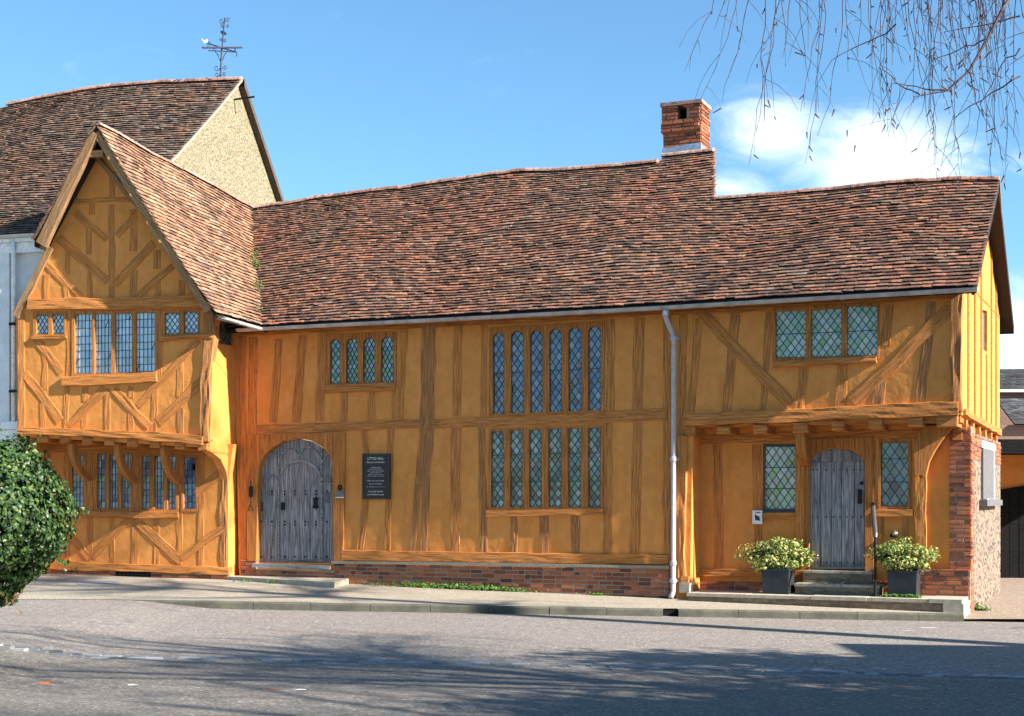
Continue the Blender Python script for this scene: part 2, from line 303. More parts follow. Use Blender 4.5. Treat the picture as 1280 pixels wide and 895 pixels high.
# ------------------------------------------------------------------ mesh builder
class MB:
    def __init__(s): s.v = []; s.f = []; s.uv = []; s.fr = None
    def face(s, pts, uv=None):
        i = len(s.v); s.v += [tuple(p) for p in pts]; s.f.append(tuple(range(i, i + len(pts)))); s.uv.append(uv)
    def quadmesh(s, verts, faces, uvs=None):
        i = len(s.v); s.v += [tuple(p) for p in verts]
        for k, f in enumerate(faces):
            s.f.append(tuple(i + j for j in f)); s.uv.append(uvs[k] if uvs else None)
    def box(s, fr, x0, x1, y0, y1, z0, z1, top=None):
        V = [fr.W(x, y, z) for z in (z0, z1) for (x, y) in ((x0, y0), (x1, y0), (x1, y1), (x0, y1))]
        s.quadmesh(V, [(0, 1, 5, 4), (1, 2, 6, 5), (2, 3, 7, 6), (3, 0, 4, 7), (4, 5, 6, 7), (3, 2, 1, 0)])
    def prism(s, fr, pts, y0, y1, holes=()):
        """pts (x,z) local outline, front at y0, back y1, holes likewise"""
        loops = [list(pts)] + [list(h) for h in holes]
        flat = [p for l in loops for p in l]
        tris = tessellate_polygon([[Vector((p[0], p[1], 0)) for p in l] for l in loops])
        n = len(flat); V = [fr.W(p[0], y0, p[1]) for p in flat] + [fr.W(p[0], y1, p[1]) for p in flat]
        F = []
        for t in tris:
            a, b, c = (flat[i] for i in t)
            ar = (b[0] - a[0]) * (c[1] - a[1]) - (c[0] - a[0]) * (b[1] - a[1])
            if abs(ar) < 1e-9: continue
            t = tuple(t) if ar > 0 else tuple(reversed(t))
            F.append(t); F.append(tuple(i + n for i in reversed(t)))
        k = 0
        for li, l in enumerate(loops):
            m_ = len(l)
            A = sum(l[i][0] * l[(i + 1) % m_][1] - l[(i + 1) % m_][0] * l[i][1] for i in range(m_))
            flip = (A > 0) == (li > 0)
            for i in range(m_):
                a, b = k + i, k + (i + 1) % m_
                q = (a, a + n, b + n, b) if not flip else (b, b + n, a + n, a)
                F.append(q)
            k += m_
        s.quadmesh(V, F)
    def tube(s, pts, rad, sides=5, cap=True):
        pts = [Vector(p) for p in pts]; n = len(pts)
        if not hasattr(rad, '__len__'): rad = [rad] * n
        V = []; prev = None
        for i, p in enumerate(pts):
            d = (pts[min(i + 1, n - 1)] - pts[max(i - 1, 0)])
            if d.length < 1e-9: d = Vector((0, 0, 1))
            d.normalize()
            ref = Vector((0, 0, 1)) if abs(d.z) < .9 else Vector((1, 0, 0))
            if prev is None: a = d.cross(ref).normalized()
            else:
                a = prev - d * prev.dot(d)
                a = a.normalized() if a.length > 1e-6 else d.cross(ref).normalized()
            prev = a; b_ = d.cross(a)
            for k in range(sides):
                t = 2 * math.pi * k / sides; V.append(p + (a * math.cos(t) + b_ * math.sin(t)) * rad[i])
        F = []
        for i in range(n - 1):
            for k in range(sides):
                F.append((i * sides + k, i * sides + (k + 1) % sides, (i + 1) * sides + (k + 1) % sides, (i + 1) * sides + k))
        if cap: F.append(tuple(reversed(range(sides)))); F.append(tuple(range((n - 1) * sides, n * sides)))
        s.quadmesh(V, F)
    def build(s, name, material, parent=None, fr=None, smooth=False):
        root = parent
        while root is not None and root.parent is not None: root = root.parent
        inv = root.matrix_world.inverted() if root is not None else Matrix.Identity(4)
        me = bpy.data.meshes.new(name); me.from_pydata([inv @ Vector(v) for v in s.v], [], s.f)
        ul = me.uv_layers.new(name='UVMap'); fr = fr or H
        data = []
        for k, f in enumerate(s.f):
            if s.uv[k] is not None: data += [c for p in s.uv[k] for c in p]; continue
            L = [fr.loc(Vector(s.v[i])) for i in f]
            if len(L) >= 3:
                e1 = Vector(L[1]) - Vector(L[0]); e2 = Vector(L[2]) - Vector(L[0]); nn = e1.cross(e2)
            a = [abs(nn.x), abs(nn.y), abs(nn.z)]; ax = a.index(max(a))
            for l in L: data += ([l[1], l[2]] if ax == 0 else [l[0], l[2]] if ax == 1 else [l[0], l[1]])
        ul.data.foreach_set('uv', data)
        me.materials.append(M[material]); me.validate(); me.update()
        if smooth: me.polygons.foreach_set('use_smooth', [True] * len(me.polygons))
        o = bpy.data.objects.new(name, me); COL.objects.link(o)
        if parent is not None: o.parent = parent
        return o
def thing(name, label, cat, loc, rz=0, group=None):
    o = bpy.data.objects.new(name, None); COL.objects.link(o); o.empty_display_size = .2
    o.matrix_world = Matrix.Translation(Vector(loc)) @ Matrix.Rotation(rz, 4, 'Z')
    o.location = loc; o.rotation_euler = (0, 0, rz)
    o['label'] = label; o['category'] = cat
    if group: o['group'] = group
    return o
def tag(o, label, cat, group=None):
    o['label'] = label; o['category'] = cat
    if group: o['group'] = group
def kind(o, k='structure', label=None):
    o['kind'] = k
    if label: o['label'] = label
    return o
def nz(x, y=0.0, z=0.0): return noise.noise(Vector((x, y, z)))
def lerp(a, b, t): return a + (b - a) * t
def interp(xs, ys, x):
    if x <= xs[0]: return ys[0] + (ys[1] - ys[0]) * (x - xs[0]) / (xs[1] - xs[0])
    for i in range(len(xs) - 1):
        if x <= xs[i + 1]: return lerp(ys[i], ys[i + 1], (x - xs[i]) / (xs[i + 1] - xs[i]))
    return ys[-1] + (ys[-1] - ys[-2]) * (x - xs[-1]) / (xs[-1] - xs[-2])

yv_min = -.2
# one hewn timber: centre line and widths given where it lies on the wall plane
def timber(fr, path, w, y=0.0, relief=.022, back=.06, rough=1.0, parent=None, name='stud', m='timber', seed=None):
    """path: list of (px,py); w: px widths"""
    sd = seed if seed is not None else random.random() * 100
    if relief <= .045 and y > yv_min: relief *= .42
    pts = [Vector(fr.at(p[0], p[1], y)) for p in path]
    n = len(pts)
    if not hasattr(w, '__len__'): w = [w] * n
    elif len(w) == 2 and n > 2: w = [lerp(w[0], w[1], i / (n - 1)) for i in range(n)]
    D = [(fr.W(p.x, y, p.y) - CAM).y for p in pts]
    wm = [w[i] * D[i] / FPX for i in range(n)]
    segs = []
    for i in range(n - 1):
        L = (pts[i + 1] - pts[i]).length; k = max(2, int(L / .09))
        for j in range(k): segs.append((lerp(pts[i], pts[i + 1], j / k), lerp(wm[i], wm[i + 1], j / k)))
    segs.append((pts[-1], wm[-1]))
    cols = (-1, -.93, -.5, 0, .5, .93, 1); nc = len(cols)
    V = []; UV = []; dist = 0; rel = relief * random.uniform(.75, 1.3)
    for i, (p, ww) in enumerate(segs):
        d = segs[min(i + 1, len(segs) - 1)][0] - segs[max(i - 1, 0)][0]; d = Vector((d.x, d.y)).normalized(); nn = Vector((-d.y, d.x))
        if i: dist += (p - segs[i - 1][0]).length
        wobA = nz(dist * 2.1, sd) * .028 * rough; wobB = nz(dist * 2.1, sd + 9) * .028 * rough
        for c in cols:
            off = c * ww / 2 + (wobA if c < 0 else wobB) * abs(c)
            yy = y - rel + ((.012 if rel > .02 else .005) if abs(c) == 1 else 0) + nz(dist * 3, c * 2, sd) * (.010 if relief > .03 else .006) * rough
            q = Vector((p.x, p.y)) + nn * off
            V.append(fr.W(q.x, yy, q.y)); UV.append((dist, off))
        for c in (-1, 1):
            off = c * ww / 2 + (wobA if c < 0 else wobB)
            q = Vector((p.x, p.y)) + nn * off
            V.append(fr.W(q.x, y + back, q.y)); UV.append((dist, off + c * .08))
    st = nc + 2; F = []; U = []
    for i in range(len(segs) - 1):
        a = i * st; b_ = a + st
        for c in range(nc - 1): F.append((a + c, a + c + 1, b_ + c + 1, b_ + c))
        F.append((a + nc, a, b_, b_ + nc)); F.append((a + nc - 1, a + nc + 1, b_ + nc + 1, b_ + nc - 1))
    a = 0; F.append(tuple([nc] + list(range(nc - 1 + 1))[::1] + [nc + 1])[::-1])
    a = (len(segs) - 1) * st; F.append(tuple([a + nc] + [a + k for k in range(nc)] + [a + nc + 1]))
    U = [[UV[i] for i in f] for f in F]
    # orientation: make the front face the viewer
    f0 = F[2]; nrm = (V[f0[1]] - V[f0[0]]).cross(V[f0[2]] - V[f0[0]])
    if nrm.dot(fr.Y) > 0:
        F = [tuple(reversed(f)) for f in F]; U = [list(reversed(u)) for u in U]
    mb = MB(); mb.quadmesh(V, F, U)
    return mb.build(name, m, parent)

def L(fr, pts, y): return [fr.at(p[0], p[1], y) for p in pts]
def panel(fr, pts, y0, y1, holes=(), parent=None, name='wall', m='plaster', yat=None):
    mb = MB(); yy = y0 if yat is None else yat
    mb.prism(fr, L(fr, pts, yy), y0, y1, [L(fr, h, yy) for h in holes])
    return mb.build(name, m, parent, fr)
def rect(x0, y0, x1, y1): return [(x0, y0), (x1, y0), (x1, y1), (x0, y1)]
def arch(x0, y0, x1, y1, k=7, rise=None):
    r = rise if rise else (x1 - x0) / 2; cx = (x0 + x1) / 2; h = (x1 - x0) / 2
    top = [(cx + h * math.cos(t), y0 + r - r * math.sin(t)) for t in [math.pi * i / k for i in range(k + 1)]]
    return top + [(x0, y1), (x1, y1)]
# ------------------------------------------------------------------ leaded windows
def clip(poly, conv):
    A = sum(conv[i][0] * conv[(i + 1) % len(conv)][1] - conv[(i + 1) % len(conv)][0] * conv[i][1] for i in range(len(conv)))
    sg = 1 if A > 0 else -1; out = poly
    for i in range(len(conv)):
        a = conv[i]; b = conv[(i + 1) % len(conv)]; inp = out; out = []
        if (b[0] - a[0]) ** 2 + (b[1] - a[1]) ** 2 < 1e-12: out = inp; continue
        def sd(p): return sg * ((b[0] - a[0]) * (p[1] - a[1]) - (b[1] - a[1]) * (p[0] - a[0]))
        for k in range(len(inp)):
            p, q = inp[k], inp[(k + 1) % len(inp)]; sp, sq = sd(p), sd(q)
            if sp >= 0: out.append(p)
            if (sp >= 0) != (sq >= 0):
                t = sp / (sp - sq); out.append((lerp(p[0], q[0], t), lerp(p[1], q[1], t)))
        if not out: return []
    return out
def lights(fr, y, polys, parent, gm='glass_green', pat='diamond', dw=.105, dh=.15, lw=.013, bars=()):
    for poly in polys:
        P = L(fr, poly, y)
        cx = sum(p[0] for p in P) / len(P); cz = sum(p[1] for p in P) / len(P)
        P = [(cx + (p[0] - cx) * 1.03, cz + (p[1] - cz) * 1.01) for p in P]
        x0 = min(p[0] for p in P); x1 = max(p[0] for p in P); z0 = min(p[1] for p in P); z1 = max(p[1] for p in P)
        g = MB(); ld = MB(); cells = []; strips = []
        if pat == 'diamond':
            nx = max(1, round((x1 - x0) / dw)); dx = (x1 - x0) / nx if nx > 1 else dw
            nzn = int((z1 - z0) / dh) + 2
            for i in range(-1, nx + 2):
                for j in range(-1, 2 * nzn + 1):
                    X = x0 + dx * (i + (.5 if j % 2 else 0)); Z = z0 + dh * j / 2
                    cells.append([(X, Z - dh / 2), (X + dx / 2, Z), (X, Z + dh / 2), (X - dx / 2, Z)])
            sl = dh / dx; H_ = z1 - z0
            for i in range(-int(H_ / dh) - 3, nx + int(H_ / dh) + 4):
                xs = x0 + dx * (i + .5)
                for s_ in (1, -1):
                    a = (xs - s_ * 0, z0); b = (xs + s_ * (H_ + .2) / sl, z0 + H_ + .2)
                    dxn, dzn = b[0] - a[0], b[1] - a[1]; l_ = math.hypot(dxn, dzn); nx_, nz_ = -dzn / l_ * lw / 2, dxn / l_ * lw / 2
                    strips.append([(a[0] + nx_, a[1] + nz_), (b[0] + nx_, b[1] + nz_), (b[0] - nx_, b[1] - nz_), (a[0] - nx_, a[1] - nz_)])
        else:
            nx = max(1, round((x1 - x0) / dw)); dx = (x1 - x0) / nx; nzn = max(1, round((z1 - z0) / dh)); dz = (z1 - z0) / nzn
            for i in range(nx):
                for j in range(nzn):
                    cells.append([(x0 + i * dx, z0 + j * dz), (x0 + (i + 1) * dx, z0 + j * dz), (x0 + (i + 1) * dx, z0 + (j + 1) * dz), (x0 + i * dx, z0 + (j + 1) * dz)])
            for i in range(1, nx):
                X = x0 + i * dx + random.uniform(-.004, .004); strips.append([(X - lw / 2, z0), (X + lw / 2, z0), (X + lw / 2, z1), (X - lw / 2, z1)])
            for j in range(1, nzn):
                Z = z0 + j * dz + random.uniform(-.008, .008); t_ = random.uniform(-.006, .006)
                strips.append([(x0, Z - lw / 2), (x1, Z - lw / 2 + t_), (x1, Z + lw / 2 + t_), (x0, Z + lw / 2)])
            for _ in range(max(1, nx * nzn // 14)):
                X = x0 + random.randrange(nx) * dx; Z = z0 + random.randrange(nzn) * dz
                strips.append([(X, Z), (X + .008, Z - .004), (X + dx, Z + dz), (X + dx - .008, Z + dz + .004)])
        for bz in bars:
            Z = z0 + (z1 - z0) * bz; strips.append([(x0, Z - .006), (x1, Z - .006), (x1, Z + .006), (x0, Z + .006)])
        for cpoly in cells:
            q = clip(cpoly, P)
            if len(q) < 3: continue
            a, b2 = random.gauss(0, .022), random.gauss(0, .022)
            mx = sum(p[0] for p in q) / len(q); mz = sum(p[1] for p in q) / len(q)
            pts = [fr.W(p[0], y + a * (p[0] - mx) + b2 * (p[1] - mz), p[1]) for p in q]
            if (pts[1] - pts[0]).cross(pts[2] - pts[0]).dot(fr.Y) > 0: pts.reverse()
            g.face(pts)
        for st in strips:
            q = clip(st, P)
            if len(q) < 3: continue
            ar = sum(q[i][0] * q[(i + 1) % len(q)][1] - q[(i + 1) % len(q)][0] * q[i][1] for i in range(len(q)))
            if abs(ar) < 1e-6: continue
            yo = random.uniform(0, .0015)
            ld.prism(fr, q, y - .009 - yo, y + .004)
        # edge came
        m_ = len(P)
        for i in range(m_):
            a, b = P[i], P[(i + 1) % m_]; l_ = math.hypot(b[0] - a[0], b[1] - a[1])
            if l_ < .01: continue
            nx_, nz_ = -(b[1] - a[1]) / l_ * lw * 1.3, (b[0] - a[0]) / l_ * lw * 1.3
            cxp = cx - (a[0] + b[0]) / 2; czp = cz - (a[1] + b[1]) / 2
            if nx_ * cxp + nz_ * czp < 0: nx_, nz_ = -nx_, -nz_
            ld.prism(fr, [a, b, (b[0] + nx_, b[1] + nz_), (a[0] + nx_, a[1] + nz_)], y - .0115, y + .004)
        g.build('pane', gm, parent, fr); ld.build('leading', 'lead', parent, fr)
def window(root, fr, y, outline, lt, gm, pat='diamond', dw=.105, dh=.15, m='frame_wood', proud=.018, deep=.06, rec=.03, bars=(), lw=.0095, label=None, widen=.7):
    lt = [[(p[0] + (widen if p[0] > sum(q[0] for q in l) / len(l) else -widen), p[1]) for p in l] for l in lt]
    w = panel(fr, outline, y - proud, y + deep, lt, root, 'window', m, yat=y)
    if label: w['label'] = label
    lights(fr, y + rec, lt, w, gm, pat, dw, dh, lw, bars)
    return w
def shrink(poly, k=2.5):
    cx = sum(p[0] for p in poly) / len(poly); cy = sum(p[1] for p in poly) / len(poly)
    return [(p[0] - k * (1 if p[0] > cx else -1), p[1] - k * (1 if p[1] > cy else -1)) for p in poly]

# ------------------------------------------------------------------ tiles
def tiles(S, rows, spans, m, parent, name='roof', tw=.165, length=.2, thick=.016, gauge=.1, seed=0, jit=1.0):
    """S(a,q): surface point; spans(q)->list of (a0,a1)"""
    rnd = random.Random(seed); mb = MB(); e = .01
    for k in range(rows):
        q = k * gauge
        rowj = rnd.uniform(-.006, .006)
        for a0, a1 in spans(q):
            a = a0 - (tw / 2 if k % 2 else 0) + rnd.uniform(-.02, .02); rowtilt = 0
            while a < a1:
                wv = tw * rnd.uniform(.93, 1.05); b = min(a + wv, a1); a_ = max(a, a0)
                if b - a_ < .03: a += wv; continue
                qq = q + rowj + rnd.gauss(0, .006) * jit; mid = (a_ + b) / 2
                p = S(mid, qq); u = (S(mid + e, qq) - S(mid - e, qq)).normalized(); v = (S(mid, qq + e) - S(mid, qq - e)).normalized()
                n = u.cross(v).normalized()
                if n.z < 0: n = -n
                rot = rnd.gauss(0, .022) * jit; u2 = (u + v * rot).normalized(); v2 = (v - u * rot).normalized()
                hw = (b - a_) / 2 - .0025; lift = .036 + abs(rnd.gauss(0, .005)) * jit; tl = rnd.gauss(0, .004) * jit
                c0 = p + n * lift; c1 = p + v2 * length + n * .002
                P4 = [c0 - u2 * hw + n * tl, c0 + u2 * hw - n * tl, c1 + u2 * hw, c1 - u2 * hw]
                B4 = [x - n * thick for x in P4]
                if u.cross(v).dot(n) < 0: P4 = [P4[1], P4[0], P4[3], P4[2]]; B4 = [B4[1], B4[0], B4[3], B4[2]]
                mb.quadmesh(P4 + B4, [(0, 1, 2, 3), (4, 5, 1, 0), (5, 6, 2, 1), (7, 4, 0, 3), (7, 6, 5, 4)])
                a += wv
    return mb.build(name, m, parent)
def ridge_tiles(pts, parent, m='ridge', r=.11, step=.3, name='ridge_tiles', seed=3):
    mb = MB(); rnd = random.Random(seed)
    for i in range(len(pts) - 1):
        a, b = Vector(pts[i]), Vector(pts[i + 1]); n = max(1, int((b - a).length / step))
        for k in range(n):
            p = a.lerp(b, k / n); q = a.lerp(b, (k + 1) / n - .02)
            d = (q - p).normalized(); sd = d.cross(Vector((0, 0, 1))).normalized(); up = sd.cross(d)
            dz = rnd.uniform(-.008, .008); V = []
            for e_, rr in ((p, r * rnd.uniform(.97, 1.05)), (q, r)):
                for t in range(7):
                    an = math.pi * t / 6; V.append(e_ + sd * rr * math.cos(an) + up * (rr * .75 * math.sin(an) - .05 + dz))
            F = [(t, t + 1, t + 8, t + 7) for t in range(6)] + [tuple(range(7)), tuple(range(13, 6, -1))]
            mb.quadmesh(V, F)
    return mb.build(name, m, parent)
# real brick bodies on a mortar core. bounds are local; zb/zt functions of x
def bricks(fr, x0, x1, zb, zt, y0, y1, parent, name='brickwork', bl=.215, bh=.058, j=.014, seed=1, m='brick', both=False, holes=None):
    rnd = random.Random(seed); mb = MB()
    zmin = min(zb(x0), zb(x1)); zmax = max(zt(x0), zt(x1)); row = 0; z = zmin
    while z < zmax:
        x = x0 - (bl / 2 + j if row % 2 else 0); head = rnd.random() < .0
        while x < x1:
            ln = bl if rnd.random() < .72 else bl / 2 - j / 2
            a = max(x, x0); b = min(x + ln, x1); xm = (a + b) / 2
            zz0 = z; zz1 = min(z + bh, zt(xm))
            ok = b - a > .03 and zz1 - zz0 > .015 and z + bh > zb(xm)
            if ok and holes:
                for (hx0, hx1, hz0, hz1) in holes:
                    if xm > hx0 and xm < hx1 and (zz0 + zz1) / 2 > hz0 and (zz0 + zz1) / 2 < hz1: ok = False
            if ok:
                dy = rnd.uniform(-.004, .004); dz = rnd.uniform(-.003, .003); c = .005
                V = []
                for (yy, s_) in ((y0 + dy, c), (y0 + dy + .012, 0), (y0 + .09, 0)):
                    for (X, Z) in ((a + s_, zz0 + s_), (b - s_, zz0 + s_ + dz), (b - s_, zz1 - s_ + dz), (a + s_, zz1 - s_)):
                        V.append(fr.W(X + rnd.uniform(-.002, .002), yy, Z + rnd.uniform(-.002, .002)))
                F = [(0, 1, 2, 3)] + [(i + 4, (i + 1) % 4 + 4, (i + 1) % 4, i) for i in range(4)] + [(i + 8, (i + 1) % 4 + 8, (i + 1) % 4 + 4, i + 4) for i in range(4)]
                mb.quadmesh(V, F)
            x += ln + j
        z += bh + j; row += 1
    o = mb.build(name, m, parent, fr)
    return o
# ================================================================== GROUND
def zp(x, y=0): return -.017 * x
def sm(a, b, x): t = max(0, min(1, (x - a) / (b - a))); return t * t * (3 - 2 * t)
YK = 21.85
def zroad(x, y=0): return zp(max(-12, min(12, x))) * (1 if y > 8 else 1) - .105 * sm(-5.7, -4.3, x) - .006
xs = [-400, -150, -60, -30, -20] + [-14 + i * .5 for i in range(57)] + [20, 30, 60, 150, 400]
ys = [-150, -60, -20, 0, 4, 8, 10, 12, 14, 16, 18, 19, 20, 21, 21.85, 23, 26, 30, 40, 80, 200, 600]
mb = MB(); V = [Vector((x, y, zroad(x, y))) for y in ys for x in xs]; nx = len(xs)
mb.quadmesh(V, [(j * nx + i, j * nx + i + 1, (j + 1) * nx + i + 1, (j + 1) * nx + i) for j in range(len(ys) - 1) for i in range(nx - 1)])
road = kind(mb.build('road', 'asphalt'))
# pavement between kerb and houses
def sheet(name, m, f, x0, x1, y0, y1, nx=40, ny=6, skirt=0):
    mb = MB(); P = [[Vector((lerp(x0, x1, i / nx), lerp(y0(lerp(x0, x1, i / nx)), y1, j / ny), 0)) for i in range(nx + 1)] for j in range(ny + 1)]
    for r_ in P:
        for p in r_: p.z = f(p.x, p.y)
    V = [p for r_ in P for p in r_]
    mb.quadmesh(V, [(j * (nx + 1) + i, j * (nx + 1) + i + 1, (j + 1) * (nx + 1) + i + 1, (j + 1) * (nx + 1) + i) for j in range(ny) for i in range(nx)])
    return kind(mb.build(name, m))
XR = (1204 - CX) / FPX * 21.9
sheet('pavement', 'paving', lambda x, y: zp(x), -14, XR + .02, lambda x: YK + .10 - .5 * sm(-5.5, -9, x) + nz(x * 1.3) * .04 * sm(-5, -6, x), 27.5, 60, 8)
sheet('garden_path', 'path_gravel', lambda x, y: zp(XR) - .075 + (y - 21.9) * .012, XR + .02, 16, lambda x: YK + .05 + nz(x * 2.3) * .06, 60, 30, 12)
# kerb stones as one long kerb with joints, gap for the drain
mb = MB(); x = -5.6
gap = ((829 - CX) / FPX * 21.85, (848 - CX) / FPX * 21.85)
GR = Frame(CX, 21.85, 0)
while x < XR - .02:
    x2 = min(x + random.uniform(.85, .95), XR)
    if x < gap[0] < x2: x2 = gap[0]
    if x >= gap[0] - .01 and x < gap[1]: x = gap[1]; x2 = x + .9
    dz = random.uniform(-.004, .004); dy = random.uniform(-.006, .006); a, b = x + .004, x2 - .004
    V = []
    for (yy, zo) in ((dy, -.16), (dy, -.018), (dy + .02, .004), (.13, .004)):
        for X in (a, b): V.append(Vector((X, YK + yy, zp(X) + zo + dz)))
    mb.quadmesh(V, [(0, 1, 3, 2), (2, 3, 5, 4), (4, 5, 7, 6), (1, 0, 6, 7)[::-1], (0, 2, 4, 6), (1, 7, 5, 3)])
    x = x2
kind(mb.build('kerb', 'kerb_stone'))
# drain mouth and channel
mb = MB()
mb.box(GR, gap[0], gap[1], .12, .16, zp(2.4) - .15, zp(2.4) + .002); kind(mb.build('drain_mouth', 'dark_void'))
# granite sett strip across the road
mb = MB(); rnd = random.Random(5)
def sety(x): return interp([-8, -5.2, 0, 5.1, 8], [15.35, 15.2, 15.25, 14.75, 14.5], x)
x = -9
while x < 9:
    for r_ in range(2):
        w_ = rnd.uniform(.15, .24); xx = x + rnd.uniform(-.02, .02) + r_ * .1; yy = sety(x) + r_ * .125
        if rnd.random() < .06: continue
        c = [Vector((xx + a + rnd.uniform(-.01, .01), yy + b + rnd.uniform(-.006, .006), zroad(xx) + .006 + rnd.uniform(0, .006))) for a, b in ((0, 0), (w_ - .018, 0), (w_ - .018, .108), (0, .108))]
        mb.quadmesh(c + [p - Vector((0, 0, .03)) for p in c], [(0, 1, 2, 3), (4, 5, 1, 0), (5, 6, 2, 1), (6, 7, 3, 2), (7, 4, 0, 3)])
    x += .2
kind(mb.build('sett_strip', 'sett'))
def patch(name, px, py, rx, ry, m, seed):
    t = (CAM.z - zroad((px - CX) / FPX * 14)) * FPX / (py - HY); X = (px - CX) / FPX * t; rnd = random.Random(seed)
    n = 14; c = Vector((X, t, zroad(X) + .0045)); pts = []
    for i in range(n):
        a = 2 * math.pi * i / n; r_ = rnd.uniform(.5, 1.1); xx = X + rx * r_ * math.cos(a); pts.append(Vector((xx, t + ry * r_ * math.sin(a), zroad(xx) + .0045)))
    mb = MB(); mb.face(pts); return kind(mb.build(name, m))
patch('paint_spot', 57, 853, .09, .12, 'mark_orange', 1); patch('paint_spot', 165, 856, .05, .07, 'mark_white', 2)
patch('paint_spot', 375, 862, .08, .05, 'mark_white', 3); patch('paint_spot', 345, 861, .10, .03, 'mark_orange', 4)
patch('paint_spot', 1160, 782, .16, .06, 'mark_white', 6); patch('paint_spot', 1135, 786, .10, .04, 'mark_white', 8)

# ================================================================== HALL
hall = thing('timber_framed_house', 'long ochre timber-framed house with a jettied gabled wing and a sagging red tile roof', 'house', H.O, H.a)
bpy.context.view_layer.update()
hall.matrix_world = Matrix.Translation(H.O) @ Matrix.Rotation(H.a, 4, 'Z')

# openings
W_small = [arch(413.5, 424, 425.5, 479), arch(433.8, 423, 447.2, 479), arch(455, 422, 468.5, 478), arch(477.2, 421, 491.5, 478)]
W_tall = [arch(a, t, b, bt) for a, t, b, bt in ((617, 416, 630, 517), (639.5, 414, 654.5, 516.5), (663.5, 413, 678, 516), (687.5, 411, 702, 515), (711.5, 409.5, 726.5, 514), (736, 408, 751, 513))]
W_low = [rect(a, t, b, 634) for a, t, b in ((615, 539, 629.5), (638.5, 538, 653), (662.5, 537, 677), (686.5, 536, 701), (711, 535.5, 726), (736, 535, 750.5))]
F_small = [(409.5, 418), (496, 415), (496, 481.5), (408.5, 483)]
F_tall = [(612, 410), (756, 402), (755.5, 515), (611.5, 520)]
F_low = [(610, 536), (755, 531.5), (755, 638), (610, 639)]
DOOR1 = [(321.5, 703), (323, 640), (325, 584), (330, 572), (341, 561), (356, 552), (372, 548.5), (389, 551.5), (403, 560), (412, 570), (415, 580), (415.5, 640), (416.5, 703)]
WALL_MAIN = [(292, 400), (300, 760), (862, 760), (866, 540), (866, 373), (830, 375), (560, 390)]
panel(H, WALL_MAIN, 0, .16, [shrink(F_small), shrink(F_tall), shrink(F_low), shrink(DOOR1, -.5)], hall, 'wall')
WR_UP = [rect(970.5, 388, 1007, 446.8), rect(1015, 385.5, 1051.5, 446), rect(1059.5, 382.5, 1096, 444.8)]
F_RUP = [(966, 384), (1099, 378), (1099, 449), (966, 451)]
WALL_R = [(866.5, 373), (866.5, 530), (1198, 514), (1203, 360), (1100, 362)]
panel(H, WALL_R, 0, .16, [shrink(F_RUP)], hall, 'wall')
YR = .55
WR_L = rect(957, 558, 994, 636.5); WR_R = rect(1102, 553, 1135, 633)
F_RL = rect(954, 555, 997, 640); F_RR = rect(1098, 549, 1139, 637)
DOOR2 = [(1012, 713), (1012, 577), (1018, 569.5), (1030, 563), (1046, 560.5), (1062, 563), (1074, 569.5), (1080.5, 577), (1080.5, 713)]
panel(H, [(860, 535), (860, 760), (1190, 760), (1190, 520)], YR, YR + .16, [shrink(F_RL), shrink(F_RR), shrink(DOOR2, -.5)], hall, 'recessed_wall')
# side of the recess, jetty floor, rear walls and closing pieces (seen from aside only)
x_post = H.at(860, 600, 0)[0]; x_e = H.at(1202, 450, 0)[0]; zj = H.at(1000, 533, 0)[1]; x_l = H.at(294, 500, 0)[0]
mb = MB(); mb.box(H, x_post - .02, x_post + .06, .17, YR + .1, -.4, zj); mb.build('return_wall', 'plaster', hall)
mb = MB(); mb.box(H, x_post + .02, x_e - .02, .02, YR + .12, zj + .02, zj + .14); mb.build('jetty_floor', 'timber_washed', hall)

def tb(path, w, name='stud', fr=H, y=0.0, m='timber', relief=.022, back=.06, rough=1.0, parent=hall):
    return timber(fr, path, w, y, relief, back, rough, parent, name, m)
# main range studs
for p, w, m in (
    ([(317, 422), (315, 552)], 13, 'timber_washed'), ([(348, 424), (341, 528)], 11, 'timber_washed'), ([(378, 420), (370, 528)], 12, 'timber_washed'), ([(404, 416), (399, 526)], 13, 'timber'),
    ([(430, 490), (429.5, 530)], 11, 'timber'), ([(464, 489), (464, 528)], 11, 'timber'), ([(492, 486), (491, 524)], 6, 'timber_washed'),
    ([(505, 412), (500, 523)], 10, 'timber'), ([(573, 408), (571, 520)], 12, 'timber'), ([(605.5, 406), (604, 520)], 9, 'timber'),
    ([(763, 400), (762, 515)], 11, 'timber'), ([(799, 397), (796.5, 515)], 14, 'timber'), ([(834, 392), (833.5, 702)], 10, 'timber'),
    ([(455, 536), (459, 575), (456, 640), (450, 688)], 9, 'timber'), ([(489, 534), (487, 600), (484, 688)], 9, 'timber'),
    ([(570, 533), (569, 600), (570, 690)], 13, 'timber'), ([(602, 530), (605, 690)], 10, 'timber_rough'),
    ([(642, 643), (643, 692)], 9, 'timber_rough'), ([(680, 643), (680, 692)], 12, 'timber_rough'), ([(719, 643), (719, 692)], 12, 'timber_rough'),
    ([(760.5, 528), (759.5, 695)], 11, 'timber'), ([(797, 524), (794, 695)], 13, 'timber'),
    ([(854, 392), (852, 545)], 10, 'timber_washed')):
    tb(p, w, m=m)
# great post and its forked foot
tb([(536, 404), (534, 530), (528, 606)], [19, 20], 'post', relief=.035, m='timber_rough')
tb([(523.5, 598), (515, 690)], [10, 9], 'stud', m='timber_rough'); tb([(533, 598), (530, 690)], [10, 9], 'stud', m='timber_rough')
